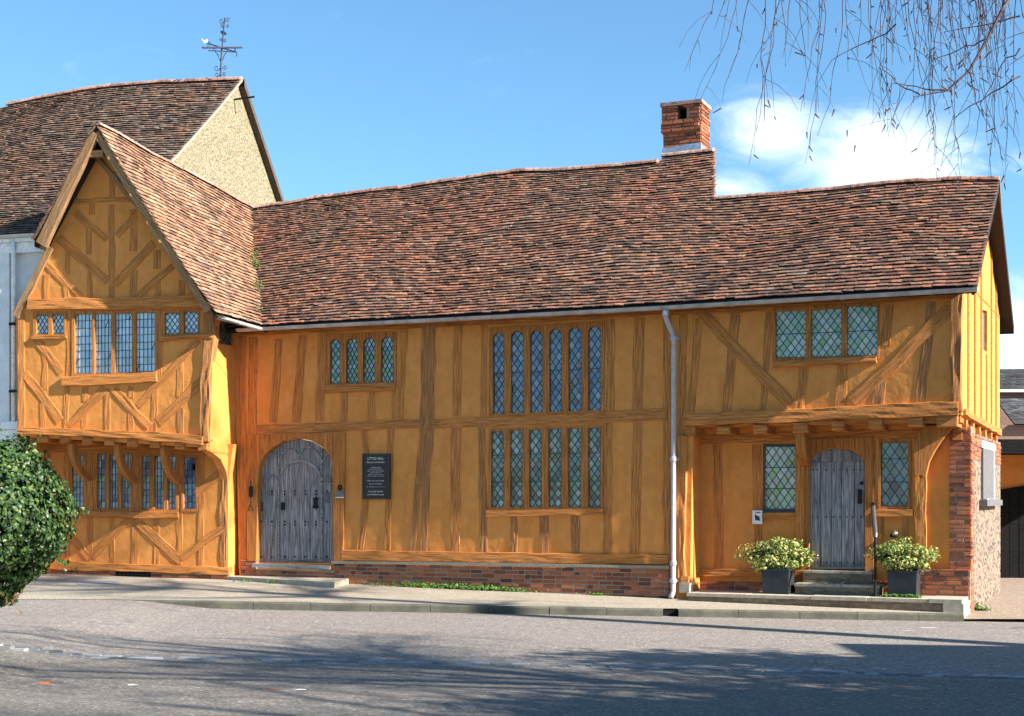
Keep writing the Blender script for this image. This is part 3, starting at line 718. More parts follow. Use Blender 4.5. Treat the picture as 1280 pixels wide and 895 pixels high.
# rails and sill of the main range
tb([(322, 538.5), (420, 534), (526, 529)], [13, 11], 'rail', relief=.04, m='timber')
tb([(541, 529.5), (700, 524), (833, 518)], [11, 15], 'rail', relief=.042, m='timber_washed')
tb([(418, 694), (640, 697), (836, 699.5)], 13, 'sill_beam', relief=.05, rough=.5, m='timber_washed')
tb([(300, 416), (560, 405), (866, 388)], 8, 'wall_plate', relief=.03, m='timber_washed')
tb([(303, 421), (304, 712)], 11, 'corner_post', relief=.03, m='timber_washed')
# windows of the main range
window(hall, H, 0, F_small, W_small, 'glass_mixed', dw=.095, dh=.155)
tb([(406, 486.5), (495, 483)], 10, 'window_sill', relief=.05, m='timber_washed', rough=.5)
window(hall, H, 0, F_tall, W_tall, 'glass_blue', dw=.105, dh=.175, bars=(.5,))
window(hall, H, 0, F_low, W_low, 'glass_green', dw=.105, dh=.165, bars=(.33, .68))
tb([(609, 642), (755, 639.5)], 8, 'window_sill', relief=.055, m='timber', rough=.5)

# ---- doors
def planks(fr, y, poly, n, parent, m='grey_oak', name='door_leaf', rad=.03, seed=2):
    """vertical boards clipped to a door outline (px), bevelled and slightly uneven"""
    P = L(fr, poly, y); x0 = min(p[0] for p in P); x1 = max(p[0] for p in P); z0 = min(p[1] for p in P); z1 = max(p[1] for p in P)
    rnd = random.Random(seed); cuts = [x0 + (x1 - x0) * (i + (rnd.uniform(-.12, .12) if 0 < i < n else 0)) / n for i in range(n + 1)]
    mb = MB()
    for i in range(n):
        a, b = cuts[i] + .004, cuts[i + 1] - .004
        q = clip([(a, z0), (b, z0), (b, z1), (a, z1)], P)
        if len(q) < 3: continue
        dy = rnd.uniform(-.006, .006); ox = rnd.uniform(0, 30)
        k0 = len(mb.f); mb.prism(fr, q, y + dy, y + rad); mb.uv[k0:] = [[(fr.loc(Vector(mb.v[v]))[2] + ox, fr.loc(Vector(mb.v[v]))[0]) for v in f] for f in mb.f[k0:]]
    return mb.build(name, m, parent, fr)
def strip_px(mb, fr, pts, y, w, t):
    P = L(fr, pts, y)
    for i in range(len(P) - 1):
        a, b = P[i], P[i + 1]; l = math.hypot(b[0] - a[0], b[1] - a[1]); nx_, nz_ = -(b[1] - a[1]) / l * w / 2, (b[0] - a[0]) / l * w / 2
        ex, ez = (b[0] - a[0]) / l * w * .3, (b[1] - a[1]) / l * w * .3
        mb.prism(fr, [(a[0] + nx_ - ex, a[1] + nz_ - ez), (a[0] - nx_ - ex, a[1] - nz_ - ez), (b[0] - nx_ + ex, b[1] - nz_ + ez), (b[0] + nx_ + ex, b[1] + nz_ + ez)], y - t - (i % 2) * .0012, y + .002)
def nails(mb, fr, y, pts, r=.014):
    for (px, py) in pts:
        x, z = fr.at(px, py, y)
        mb.prism(fr, [(x - r, z), (x, z - r), (x + r, z), (x, z + r)], y - .014, y + .002)
# frame of door 1
panel(H, [(307, 543), (431, 541), (431, 570), (428, 706), (417.3, 706), (417, 640), (416.5, 580), (413.5, 569), (404, 558.8), (389.5, 550), (372, 547), (355.5, 550.5), (340, 559.8), (329, 571), (323.5, 583), (321.5, 640), (320, 706), (309, 706)], -.045, .14, (), hall, 'door_frame', 'frame_wood')
door1 = planks(H, .09, DOOR1, 7, hall, 'grey_oak', 'door', seed=4)
door1['label'] = 'weathered grey oak door with ogee arched mouldings and a round-headed wicket'
mb = MB(); y = .088
strip_px(mb, H, [(349, 702), (349, 552)], y, .03, .022); strip_px(mb, H, [(403, 702), (402.5, 562)], y, .03, .022)
for pts in ([(331, 603), (336, 597), (341, 594), (346, 597), (349, 603)], [(351, 575), (354, 566), (361, 560), (368, 562), (374, 570)], [(374, 570), (380, 562), (388, 559), (396, 564), (402, 573)], [(403, 578), (409, 569), (413, 566)], [(403, 601), (408, 595), (414, 600)],
            [(333, 572), (339, 566), (347, 570)]):
    strip_px(mb, H, pts, y, .022, .026)
strip_px(mb, H, [(403, 604), (415, 604)], y, .05, .03); strip_px(mb, H, [(351, 701), (402, 701)], y, .03, .02)
mb.build('moulding', 'grey_oak', door1)
mb = MB(); strip_px(mb, H, [(352, 592), (356, 584), (365, 578), (376, 576), (388, 579), (397, 586), (401, 595)], y, .035, .03); mb.build('wicket_arch', 'pale_oak', door1)
mb = MB()
nails(mb, H, y, [(x_, y_) for y_ in (614, 652, 696) for x_ in (327, 340, 356, 369, 382, 395, 409)] + [(x_, 618) for x_ in (327, 340, 356, 369, 382, 395)] + [(x_, 656) for x_ in (356, 369, 382, 395)], .019)
mb.build('door_studs', 'iron', door1)
mb = MB(); x_, z_ = H.at(354, 632, y); mb.box(H, x_ - .035, x_ + .035, y - .03, y, z_ - .08, z_ + .06); mb.build('letter_box', 'iron', door1)
mb = MB(); x_, z_ = H.at(395, 628, y)
mb.prism(H, [(x_ - .06, z_ + .08), (x_ - .02, z_ + .06), (x_ - .012, z_ + .1), (x_ + .012, z_ + .1), (x_ + .02, z_ + .06), (x_ + .06, z_ + .08), (x_ + .035, z_ + .02), (x_ + .035, z_ - .03), (x_ + .06, z_ - .1), (x_, z_ - .12), (x_ - .06, z_ - .1), (x_ - .035, z_ - .03), (x_ - .035, z_ + .02)], y - .03, y); mb.build('door_handle', 'iron', door1)
mb = MB(); x_, z_ = H.at(327, 633, y); mb.box(H, x_ - .05, x_ + .04, y - .02, y, z_ - .09, z_ + .09); mb.build('lock_plate', 'iron_worn', door1)
mb = MB(); x_, z_ = H.at(408.5, 622, y); mb.box(H, x_ - .06, x_ + .055, y - .012, y, z_ - .1, z_ + .1); mb.build('notice', 'shutter', door1)
mb = MB(); strip_px(mb, H, [(318, 706.5), (413, 709.5)], -.06, .07, .05); mb.build('door_sill', 'pale_oak', hall)
# door 2
panel(H, [(1003, 549), (1091, 546), (1092, 714), (1081.7, 714), (1081.7, 576.5), (1075, 568.5), (1062.5, 561.8), (1046, 559.3), (1029.5, 561.8), (1017, 568.5), (1010.8, 576.5), (1010.8, 714), (1003, 714)], YR - .035, YR + .14, (), hall, 'door_frame', 'frame_wood')
yd = YR + .07
door2 = planks(H, yd, [(1012, 709), (1012, 577.5), (1080.5, 577.5), (1080.5, 709)], 5, hall, 'grey_oak', 'door', seed=9)
door2['label'] = 'narrow weathered grey plank door with rows of iron nails'
o = planks(H, yd - .015, [(1012, 577), (1018, 569.5), (1030, 563), (1046, 560.5), (1062, 563), (1074, 569.5), (1080.5, 577)], 5, door2, 'grey_oak', 'arched_head_board', seed=10)
mb = MB(); nails(mb, H, yd, [(x_, y_) for y_ in (587.5, 646, 703.5) for x_ in (1016.5, 1022, 1033, 1042, 1050, 1059, 1067, 1076)], .013); mb.build('door_nails', 'iron', door2)
mb = MB(); x_, z_ = H.at(1075, 621, yd); mb.box(H, x_ - .03, x_ + .03, yd - .035, yd, z_ - .11, z_ + .12); x_, z_ = H.at(1077, 604, yd); mb.prism(H, [(x_ + .03 * math.cos(a * .785), z_ + .03 * math.sin(a * .785)) for a in range(8)], yd - .03, yd); mb.build('door_handle', 'iron', door2)
mb = MB(); strip_px(mb, H, [(1011, 710), (1081, 710)], YR - .02, .035, .05); mb.build('door_sill', 'iron_worn', hall)

# ---- right block, upper storey
for p, w, m in (
    ([(874, 398), (863.5, 515)], 10, 'timber'), ([(920, 392), (908, 516)], 12, 'timber'), ([(962, 389), (953, 514)], 9, 'timber_washed'),
    ([(1004, 460), (1000, 512)], 12, 'timber'), ([(1053, 456), (1051, 508)], 14, 'timber_washed'), ([(1101, 462), (1097, 505)], 15, 'timber_rough'),
    ([(1111, 382), (1107, 432)], 12, 'timber_washed'), ([(1164, 378), (1157, 440), (1150, 504)], 12, 'timber_rough')):
    tb(p, w, m=m)
tb([(876, 392), (930, 446), (992, 509)], 13, 'brace', relief=.04); tb([(1186, 386), (1125, 448), (1066, 503)], 15, 'brace', relief=.045, m='timber_washed')
tb([(1197, 368), (1195, 440), (1196, 514)], 13, 'corner_post', relief=.05, back=.14, m='timber_rough')
tb([(866, 390), (1000, 384), (1200, 368)], 8, 'wall_plate', relief=.03, m='timber_washed')
tb([(857, 525.5), (1000, 519), (1198, 510)], [15, 17], 'bressumer', relief=.09, back=.1, m='timber')
window(hall, H, 0, F_RUP, WR_UP, 'glass_grey', dw=.125, dh=.165, bars=(.5,))
tb([(967, 455), (1096, 449.5)], 8.5, 'window_sill', relief=.07, m='timber')
def joist(fr, px, py, w, h, y0, y1, parent=hall, name='joist_end', m='timber', yref=0):
    x, z = fr.at(px, py, y0); D = (fr.W(x, y0, z) - CAM).y / FPX; a = w * D / 2; b = h * D / 2; mb = MB(); c = .015
    V = []
    for yy, k in ((y0, c), (y0 + .02, 0), (y1, 0)):
        for sx, sz in ((-1, -1), (1, -1), (1, 1), (-1, 1)):
            V.append(fr.W(x + sx * (a - k) + random.uniform(-.008, .008), yy + random.uniform(-.01, .01) * (yy == y0), z + sz * (b - k) + random.uniform(-.008, .008)))
    mb.quadmesh(V, [(0, 1, 2, 3)] + [(i + 4, (i + 1) % 4 + 4, (i + 1) % 4, i) for i in range(4)] + [(i + 8, (i + 1) % 4 + 8, (i + 1) % 4 + 4, i + 4) for i in range(4)])
    mb.build(name, m, parent, fr)
for px, py, w, h in ((862, 539, 13, 12), (904, 537.5, 17, 10), (950, 536, 18, 11), (1000, 534.5, 18, 13), (1047, 532, 15, 12), (1094, 529.5, 17, 13), (1144, 527, 19, 13), (1184, 526, 26, 15)):
    joist(H, px, py, w, h, -.04, YR)
# ---- right block, ground floor
for p, w, m in (([(865.5, 555), (862, 712)], 9, 'timber_washed'), ([(897, 556), (899, 712)], 12, 'timber_washed'), ([(946, 556), (948, 700)], 11, 'timber_washed'),
                ([(1101, 644), (1101, 703)], 7, 'timber_washed'), ([(1132, 644), (1132, 703)], 7, 'timber_washed'), ([(1091, 545), (1092, 706)], 8, 'timber_washed')):
    tb(p, w, y=YR, m=m)
tb([(860, 550), (1186, 541)], 11, 'head_beam', y=YR, relief=.04, m='timber_washed')
tb([(1001, 548), (1000, 706)], [12, 11], 'post', y=YR, relief=.07, m='timber_washed', rough=.5)
tb([(1150, 548), (1152, 706)], 14, 'post', y=YR, relief=.06, m='timber_washed')
tb([(861, 716), (1010, 716)], 9, 'sill_beam', y=YR, relief=.06, m='timber_washed', rough=.5)
tb([(953, 645), (998, 645)], 8, 'window_sill', y=YR, relief=.05, m='timber_washed', rough=.4)
tb([(1096, 641.5), (1141, 641.5)], 9, 'window_sill', y=YR, relief=.05, m='timber_washed', rough=.4)
w_ = window(hall, H, YR, F_RL, [WR_L], 'glass_grey', dw=.13, dh=.19, m='lead', proud=.02, rec=.03, bars=(.33, .66)); w_['label'] = 'tall single light leaded window with a dark iron frame left of the plank door'
window(hall, H, YR, F_RR, [WR_R], 'glass_teal', dw=.15, dh=.22, proud=.02, rec=.05, bars=(.38, .74))
# curved bracket under the first joist by the door and the big knee at the corner
def yzbracket(fr, x, w, prof, parent=hall, name='bracket', m='frame_wood'):
    mb = MB(); n = len(prof)
    cy = sum(p[0] for p in prof) / n
    V = [fr.W(x - w / 2, p[0], p[1]) for p in prof] + [fr.W(x + w / 2, p[0], p[1]) for p in prof]
    tr = tessellate_polygon([[Vector((p[0], p[1], 0)) for p in prof]])
    F = []
    for t in tr:
        F.append(tuple(t)); F.append(tuple(i + n for i in reversed(t)))
    F += [(i, (i + 1) % n, (i + 1) % n + n, i + n) for i in range(n)]
    mb.quadmesh(V, F); o = mb.build(name, m, parent, fr)
    import bmesh as _b
    bm = _b.new(); bm.from_mesh(o.data); _b.ops.recalc_face_normals(bm, faces=bm.faces); bm.to_mesh(o.data); bm.free(); return o
def bracket_prof(y0, y1, zt, zb, th=.13, n=9):
    out = []; inn = []
    for i in range(n + 1):
        t = i / n * math.pi / 2
        out.append((y1 - (y1 - y0) * math.sin(t) * 1.0, zb + (zt - zb) * (1 - math.cos(t)) ** .9))
    # concave face curve from the wall foot to the jetty front, back runs along the wall and joist
    for i in range(n + 1):
        t = i / n * math.pi / 2
        inn.append((y1 + .02 - max(0, (y1 - y0) * math.sin(t) - th), zb + th * .2 + (zt - zb) * (1 - math.cos(t)) ** .9 + th * min(1, i / n * 1.5)))
    pr = out + [(y0, zt + .02)] + [(p[0], min(p[1], zt + .03)) for p in reversed(inn)]
    clean = []
    for p in pr:
        if not clean or (abs(p[0] - clean[-1][0]) + abs(p[1] - clean[-1][1])) > .006: clean.append(p)
    return clean
xb, zt_ = H.at(1001, 541, .1); zb_ = H.at(1001, 583, YR)[1]
yzbracket(H, xb, .15, bracket_prof(.02, YR, zt_, zb_, .12))
panel(H, [(1190, 532), (1187, 538), (1183, 542), (1176, 551), (1168, 563), (1161, 577), (1157, 594), (1144, 594), (1142, 560), (1148, 540), (1156, 532)], .28, .46, (), hall, 'knee_brace', 'frame_wood')
# post carrying the jetty beside the downpipe, with moulded foot
tb([(853.5, 545), (853, 640), (853, 727)], [12, 9], 'post', relief=.07, back=.2, m='timber_washed', rough=1.4)
x_, z_ = H.at(857, 733, -.06); mb = MB(); mb.box(H, x_ - .09, x_ + .08, -.12, .2, z_ - .10, z_ + .06); mb.build('post_base', 'stone_slab', hall)
mb = MB(); mb.box(H, x_ - .07, x_ + .06, -.10, .18, z_ + .06, z_ + .17); mb.build('post_foot', 'timber_washed', hall)

# ---- brick work
def zline(fr, pts, y):
    P = [fr.at(p[0], p[1], y) for p in pts]; return lambda x: interp([p[0] for p in P], [p[1] for p in P], x)
xa = H.at(418, 700, -.05)[0]; xb2 = H.at(836, 700, -.05)[0]
bricks(H, xa, xb2, lambda x: -.35, zline(H, [(416, 704), (836, 709)], -.05), -.055, 0, hall, 'brick_plinth', seed=3)
mb = MB(); mb.box(H, xa, xb2, -.045, .02, -.4, H.at(600, 705, -.045)[1] - .01); mb.build('mortar_core', 'mortar', hall)
mb = MB(); strip_px(mb, H, [(416, 703), (640, 705.5), (836, 709)], -.062, .045, .03); mb.build('stone_ledge', 'lime_ledge', hall)
xa2 = H.at(301, 700, -.05)[0]; xb3 = H.at(320, 700, -.05)[0]
bricks(H, xa2, xb3, lambda x: -.3, zline(H, [(300, 700), (322, 701)], -.05), -.06, 0, hall, 'brick_plinth', seed=4)
mb = MB(); mb.box(H, xa2, xb3, -.045, .02, -.4, H.at(310, 702, -.045)[1]); mb.box(H, xb3, xa, -.045, .05, -.4, H.at(370, 712, -.045)[1]); mb.build('mortar_core', 'mortar', hall)
bricks(H, xb3, xa, lambda x: -.3, zline(H, [(320, 712), (418, 716)], -.05), -.055, 0, hall, 'brick_riser', seed=5)
# recessed wall plinth and pier
xc = H.at(862, 720, YR)[0]; xd = H.at(1188, 720, YR)[0]; xp = H.at(1214, 640, YR)[0]
bricks(H, xc, H.at(1148, 720, YR)[0], lambda x: -.05, zline(H, [(862, 727), (1150, 727)], YR - .06), YR - .07, 0, hall, 'brick_plinth', seed=6)
mb = MB(); mb.box(H, xc, xp - .06, YR - .055, YR, -.4, H.at(900, 728, YR)[1]); mb.build('mortar_core', 'mortar', hall)
bricks(H, H.at(1148, 720, YR)[0], xp + .01, lambda x: -.1, zline(H, [(1148, 712), (1215, 712)], YR - .1), YR - .12, 0, hall, 'brick_plinth', seed=7, bl=.215)
mb = MB(); mb.box(H, H.at(1148, 720, YR)[0], xp, YR - .105, YR - .02, -.4, H.at(1180, 713, YR - .1)[1]); mb.build('mortar_core', 'mortar', hall)
xpl = H.at(1187, 620, YR)[0]
bricks(H, xpl, xp, lambda x: H.at(1200, 712, YR)[1], zline(H, [(1187, 533), (1215, 533)], YR), YR - .03, 0, hall, 'brick_pier', seed=8)
mb = MB(); mb.box(H, xpl + .005, xp - .004, YR - .018, YR + .3, -.3, H.at(1200, 533, YR)[1]); mb.build('mortar_core', 'mortar', hall)

# ---- east end: upper framed wall, flint wall below
pb = None
def side_hit(px, x, y):  # local x so that the point at depth y shows at px
    for _ in range(1): pass
    d = (px - CX) / FPX; o = H.O + H.Y * y; return (d * o.y - o.x) / (H.X.x - d * H.X.y)
YB = 5.2
EU = Side(H, (x_e, -.01), (side_hit(1249.5, 0, YB), YB)); EL = Side(H, (xp, YR + .01), (side_hit(1250.5, 0, YB), YB))
zE = lambda px, py, F=EU: F.at(px, py, 0)
roof_top = {}
F_EW = [(1228, 387), (1234, 389), (1234, 440), (1228, 437)]
p_eave = zE(1203, 361)
EU_poly = [(0.0, zE(1203, 519)[1]), (EU.len, zE(1249.5, 544)[1])]
# ---- roof surface of the hall
ERidge = [(300, 265), (315, 261.5), (360, 254), (400, 247), (460, 240), (520, 233), (600, 223), (650, 216.5), (700, 212.5), (760, 209), (826, 203)]
EHigh = [(828, 196), (860, 193.5), (893, 191)]
ELow = [(893, 247.5), (1000, 240), (1110, 232), (1250, 224)]
EEave = [(286, 410), (400, 403), (560, 394.5), (680, 388), (834, 379.5), (1000, 369.5), (1222, 358)]
YE = -.36; TP = .75
ev = [H.at(p[0], p[1], YE) for p in EEave]
zev = lambda x: interp([p[0] for p in ev], [p[1] for p in ev], x)
def qhit(px, py, tp=TP):
    lo, hi = 0.0, 9.0
    for _ in range(40):
        q = (lo + hi) / 2; x, z = H.at(px, py, YE + q)
        if z > zev(x) + tp * q: lo = q
        else: hi = q
    x, z = H.at(px, py, YE + q); return (x, q)
rH = [qhit(*p) for p in ERidge]; rT = [qhit(*p) for p in EHigh]; rL = [qhit(*p) for p in ELow]
xv0 = H.at(1222, 358, YE)[0]; xv1 = rL[-1][0]; qv1 = rL[-1][1]; xstep = rL[0][0]; xtop = rT[-1][0]
def qridge(x):
    if x < rT[0][0]: return interp([p[0] for p in rH], [p[1] for p in rH], x)
    if x < rT[-1][0]: return interp([p[0] for p in rT], [p[1] for p in rT], x)
    if x < rL[0][0]: return lerp(rT[-1][1], rL[0][1], (x - rT[-1][0]) / (rL[0][0] - rT[-1][0]))
    return interp([p[0] for p in rL], [p[1] for p in rL], x)
def S_hall(a, q):
    w = nz(a * .35, q * .5, 3) * .085 + nz(a * 1.1, q * 1.2, 8) * .022
    return H.W(a, YE + q, zev(a) + TP * q + w * min(1, q * 1.2 + .15))
def spans_hall(q):
    out = []; st = .03; x = rH[0][0] + .02; cur = None; xr = lerp(xv0, xv1, q / qv1)
    while x <= max(xr, xstep):
        ok = (qridge(x) > q + .05) and x < (xr if x > xstep else xstep)
        if ok and cur is None: cur = x
        if not ok and cur is not None: out.append((cur, x)); cur = None
        x += st
    if cur is not None: out.append((cur, min(x, xr if cur > xstep or q < qv1 else xstep)))
    return out
cosp = 1 / math.sqrt(1 + TP * TP); gh = .105 * cosp
tiles(S_hall, int(max(p[1] for p in rT) / gh) + 1, spans_hall, 'tile', hall, 'roof', gauge=gh, tw=.172, length=.155, thick=.013, seed=11)
# deck below the tiles and the rear slope
mb = MB(); V = []; xs_ = [lerp(rH[0][0] - .05, xstep - .02, i / 40) for i in range(41)]; F = []
def strip_deck(xs_, y_back, off=-.02):
    V = []; 
    for x in xs_:
        qr = qridge(x)
        xx = lambda q: min(x, lerp(xv0, xv1, min(1, q / qv1)) - .02) if x > xstep else x
        for k in range(7):
            q = qr * k / 6; V.append(S_hall(xx(q), q) + Vector((0, 0, off)))
        top = V[-1]; bx = xx(qr) - (1.5 * sm(xtop - 2.5, xtop, x) if x <= xstep else 0)
        V.append(H.W(bx, y_back, zev(min(x, xv0)) + .05))
        V.append(H.W(bx, y_back - .05, zev(min(x, xv0)) - .1)); V.append(Vector(top) + Vector((0, 0, -.16))); V.append(H.W(xx(0), YE + .02, zev(xx(0)) - .1))
    n = 11; F = []
    for i in range(len(xs_) - 1):
        for k in range(n): F.append((i * n + k, i * n + (k + 1) % n, (i + 1) * n + (k + 1) % n, (i + 1) * n + k))
    F.append(tuple(range(n))); F.append(tuple(reversed(range((len(xs_) - 1) * n, len(xs_) * n))))
    return V, F
V, F = strip_deck(xs_, 8.0); mb.quadmesh(V, F)
mb.build('roof_deck', 'dark_deck', hall)
xs2 = [lerp(xstep + .01, xv1 - .02, i / 24) for i in range(25)]
rear_e = H.at(1262, 402, 5.75)
mb = MB(); V, F = strip_deck(xs2, 5.75); mb.quadmesh(V, F); mb.build('roof_deck', 'dark_deck', hall)
# rear verge board and underside of the far slope at the east end
pt = S_hall(xv1, qv1); pr = H.W(rear_e[0], 5.75, rear_e[1])
mb = MB()
i0 = H.W(x_e - .1, 5.75, rear_e[1]); it = H.W(x_e - .1, YE + qv1, pt.z)
up = Vector((0, 0, .03)); dn = Vector((0, 0, -.11))
mb.quadmesh([it + up, pt + up, pr + up, i0 + up, it + dn, pt + dn, pr + dn, i0 + dn], [(0, 3, 2, 1), (4, 5, 6, 7), (1, 2, 6, 5), (2, 3, 7, 6), (0, 1, 5, 4)])
mb.build('rear_slope', 'tile_dark', hall)
# gable end boards: front verge barge underside
p0 = S_hall(xv0, 0); mb = MB()
g0 = p0 + H.X * -.04 + Vector((0, 0, -.03)); g1 = pt + H.X * -.05 + Vector((0, 0, -.03)); dd = Vector((0, 0, -.10)); tt = H.X * -.05
mb.quadmesh([g0, g1, g1 + dd, g0 + dd, g0 + tt, g1 + tt, g1 + dd + tt, g0 + dd + tt], [(0, 1, 2, 3), (7, 6, 5, 4), (3, 2, 6, 7)]); mb.build('verge_board', 'barge', hall)
# edges of the front verge: end faces of the stacked tiles come from the tiles themselves
zr = pt.z - .12; yr = YE + qv1
def roofz(y): return zev(x_e) + TP * (y - YE) - .10 if y < yr else lerp(zr, pr.z - .05, (y - yr) / (5.75 - yr))
sx = lambda y: (y + .01) * EU.len / (YB + .01)
EUpoly = [(0, EU_poly[0][1]), (EU.len, EU_poly[1][1]), (EU.len, roofz(YB)), (sx(yr), roofz(yr)), (0, roofz(0))]
ew = [EU.at(p[0], p[1], 0) for p in F_EW]
mb = MB(); mb.prism(EU, EUpoly, 0, .14, [ew]); mb.build('gable_wall', 'plaster', hall, EU)
def tbe(path, w, name='stud', **k): return timber(EU, path, w, 0, k.get('relief', .025), .05, k.get('rough', .7), hall, name, k.get('m', 'timber_washed'))
for (t_, w_) in ((.14, 2.6), (.3, 2.4), (.46, 2.2), (.6, 2.0), (.74, 1.9), (.88, 1.8)):
    xx_ = EU.len * t_; yy_ = t_ * YB; za = lerp(EUpoly[0][1], EUpoly[1][1], t_); zb = roofz(yy_) + .02
    if abs(t_ - .6) < .09: zb = ew[0][1] - 1.3 if False else zb
    mb = MB(); mb.box(EU, xx_ - .07, xx_ + .07, -.02, .02, za, (min(p[1] for p in ew) - .03) if abs(t_ - .6) < .05 else zb); mb.build('stud', 'timber_washed', hall, EU)
tbe([(1203.5, 515), (1249, 541)], 8, 'bressumer', relief=.06)
tbe([(1221, 366), (1249, 396)], 3, 'rail')
o = MB(); o.prism(EU, ew, .05, .06); o.build('window', 'shutter', hall, EU)
# joist ends along the side
for i in range(6):
    t_ = (i + .7) / 6.3; mb = MB(); xx_ = EU.len * t_; zz_ = lerp(EUpoly[0][1], EUpoly[1][1], t_) - .12; mb.box(EU, xx_ - .09, xx_ + .09, -.01, .4, zz_ - .08, zz_ + .08); mb.build('joist_end', 'timber_washed', hall, EU)
mb = MB(); mb.box(EU, .5, EU.len, .06, .2, EUpoly[1][1] - .25, EUpoly[1][1] + .1); mb.build('side_beam', 'timber_washed', hall, EU)
# flint wall with quoins and shuttered window
WL_op = [(1226, 556), (1241.5, 561), (1241.5, 628), (1226, 625)]
elp = [(0, -.5), (EL.len, -.5), (EL.len, EL.at(1250, 553, 0)[1]), (0, EL.at(1216, 541, 0)[1])]
op = [EL.at(p[0], p[1], 0) for p in WL_op]
mb = MB(); mb.prism(EL, elp, 0, .3, [op]); mb.build('flint_wall', 'flint', hall, EL)
bricks(EL, -.035, .34, lambda x: -.2, lambda x: elp[3][1] - .03, -.012, 0, hall, 'brick_quoins', seed=21, bl=.215)
bricks(EL, .34, EL.len, lambda x: lerp(elp[3][1], elp[2][1], .5) - .42, lambda x: lerp(elp[3][1], elp[2][1], x / EL.len) - .03, -.012, 0, hall, 'brick_course', seed=22, holes=[(op[0][0] - .05, op[1][0] + .05, op[3][1], op[1][1] + .02)])
mb = MB(); a_, b_ = op[0][0], op[1][0]; z0_, z1_ = op[3][1], op[1][1]
for k in range(5):
    w5 = (b_ - a_ - .25) / 5; mb.box(EL, a_ + .1 + k * w5, a_ + .1 + (k + 1) * w5 - .012, -.03, .01, z0_ + .02, z1_ - .05)
mb.build('shutter', 'shutter', hall, EL)
mb = MB(); mb.box(EL, a_ - .1, b_ + .1, -.03, .1, z1_ - .04, z1_ + .08); mb.box(EL, b_ - .03, b_ + .06, -.02, .1, z0_, z1_ - .045); mb.box(EL, a_ + .02, b_ - .035, .08, .12, z0_, z1_ - .045); mb.build('window_frame', 'white_paint', hall, EL)
mb = MB(); mb.box(EL, a_ - .25, b_ + .3, -.13, .05, z0_ - .1, z0_ - .003); mb.build('window_sill', 'shutter', hall, EL)
# rear and closing walls
mb = MB(); mb.box(H, x_l - 2, xstep, 7.6, 7.75, -.4, 4.6); mb.box(H, xstep, x_e, 5.0, 5.15, -.4, 4.7); mb.box(H, xstep - .15, xstep - .02, 5.2, 7.6, -.4, 5.6); mb.build('rear_wall', 'plaster', hall)
# tile-hung upstand where the higher roof ends
mb = MB(); tq = rT[-1][1]; lq = rL[0][1]
A_ = S_hall(xstep - .01, lq - .05); B_ = S_hall(xtop - .01, tq) + Vector((0, 0, .03)); bk = H.Y * .1
mb.quadmesh([A_, B_, B_ + bk, A_ + bk, A_ - H.X * .05, B_ - H.X * .05, B_ + bk - H.X * .05, A_ + bk - H.X * .05], [(0, 3, 2, 1), (4, 5, 6, 7), (0, 1, 5, 4), (1, 2, 6, 5), (2, 3, 7, 6), (3, 0, 4, 7)]); mb.build('roof_upstand', 'tile_dark', hall)
# ridge tiles
ridge_tiles([S_hall(x, qridge(x)) + Vector((0, 0, .05)) for x in [lerp(rH[0][0], rT[0][0] - .02, i / 30) for i in range(31)]], hall)
ridge_tiles([S_hall(x, qridge(x)) + Vector((0, 0, .05)) for x in [lerp(rT[0][0], xtop, i / 3) for i in range(4)]], hall)
ridge_tiles([S_hall(x, qridge(x)) + Vector((0, 0, .05)) for x in [lerp(xstep + .02, xv1, i / 16) for i in range(17)]], hall, r=.10)

# ---- chimney
yc = YE + rT[0][1] + .25
c0 = H.at(829, 192, yc)[0]; c1 = H.at(876, 192, yc)[0]; ct = H.at(850, 127, yc)[1]; cb = H.at(850, 200, yc)[1] - .4
zf = lambda py: H.at(850, py, yc)[1]
mb = MB(); mb.box(H, c0 + .02, c1 - .02, yc + .02, yc + .58, cb, zf(180)); mb.box(H, c0 - .02, c1 + .005, yc + .0, yc + .6, zf(166), zf(153.5)); mb.box(H, c0 - .005, c1 - .005, yc + .015, yc + .585, zf(180), zf(134)) if False else None
mb.box(H, c0 + .015, c1 - .015, yc + .02, yc + .58, zf(180), zf(152)); chim = mb.build('chimney', 'mortar', hall)
hx0 = H.at(846, 140, yc)[0]; hx1 = H.at(858.5, 140, yc)[0]
mb = MB()
mb.box(H, c0 - .01, hx0, yc, yc + .6, zf(152), zf(131)); mb.box(H, hx1, c1 + .0, yc, yc + .6, zf(152), zf(131)); mb.box(H, hx0 - .01, hx1 + .01, yc + .3, yc + .6, zf(152), zf(131)); mb.build('mortar_core', 'mortar', chim)
hole = [(hx0, hx1, zf(151), zf(133))]
for a_, b_, zb_, zt_, dy, sd, hl in ((c0, c1, zf(184), zf(164), 0, 31, None), (c0 - .04, c1 + .01, zf(164), zf(153), -.03, 32, None), (c0 - .03, c1, zf(153), zf(132), -.015, 33, hole)):
    bricks(H, a_, b_, lambda x, z=zb_: z, lambda x, z=zt_: z, yc + dy - .012, 0, chim, 'brickwork', seed=sd, holes=hl)
CHS = Side(H, (c1, yc), (c1 + .0, yc + .6))
bricks(CHS, 0, .6, lambda x: zf(184), lambda x: zf(132), -.02, 0, chim, 'brickwork', seed=34)
mb = MB(); mb.box(H, c0 - .05, c1 + .035, yc - .045, yc + .64, zf(131.5), zf(127)); mb.build('chimney_cap', 'ridge', chim)
mb = MB(); mb.box(H, hx0 + .0, hx1 - .0, yc + .25, yc + .29, zf(151.5), zf(133)); mb.build('flue_void', 'dark_void', chim)
mb = MB(); mb.prism(H, [(c0 - .01, zf(198)), (c1 + .02, zf(194)), (c1 + .015, zf(181)), (c0 - .005, zf(184))], yc - .05, yc + .4); mb.build('lead_flashing', 'flashing', chim)

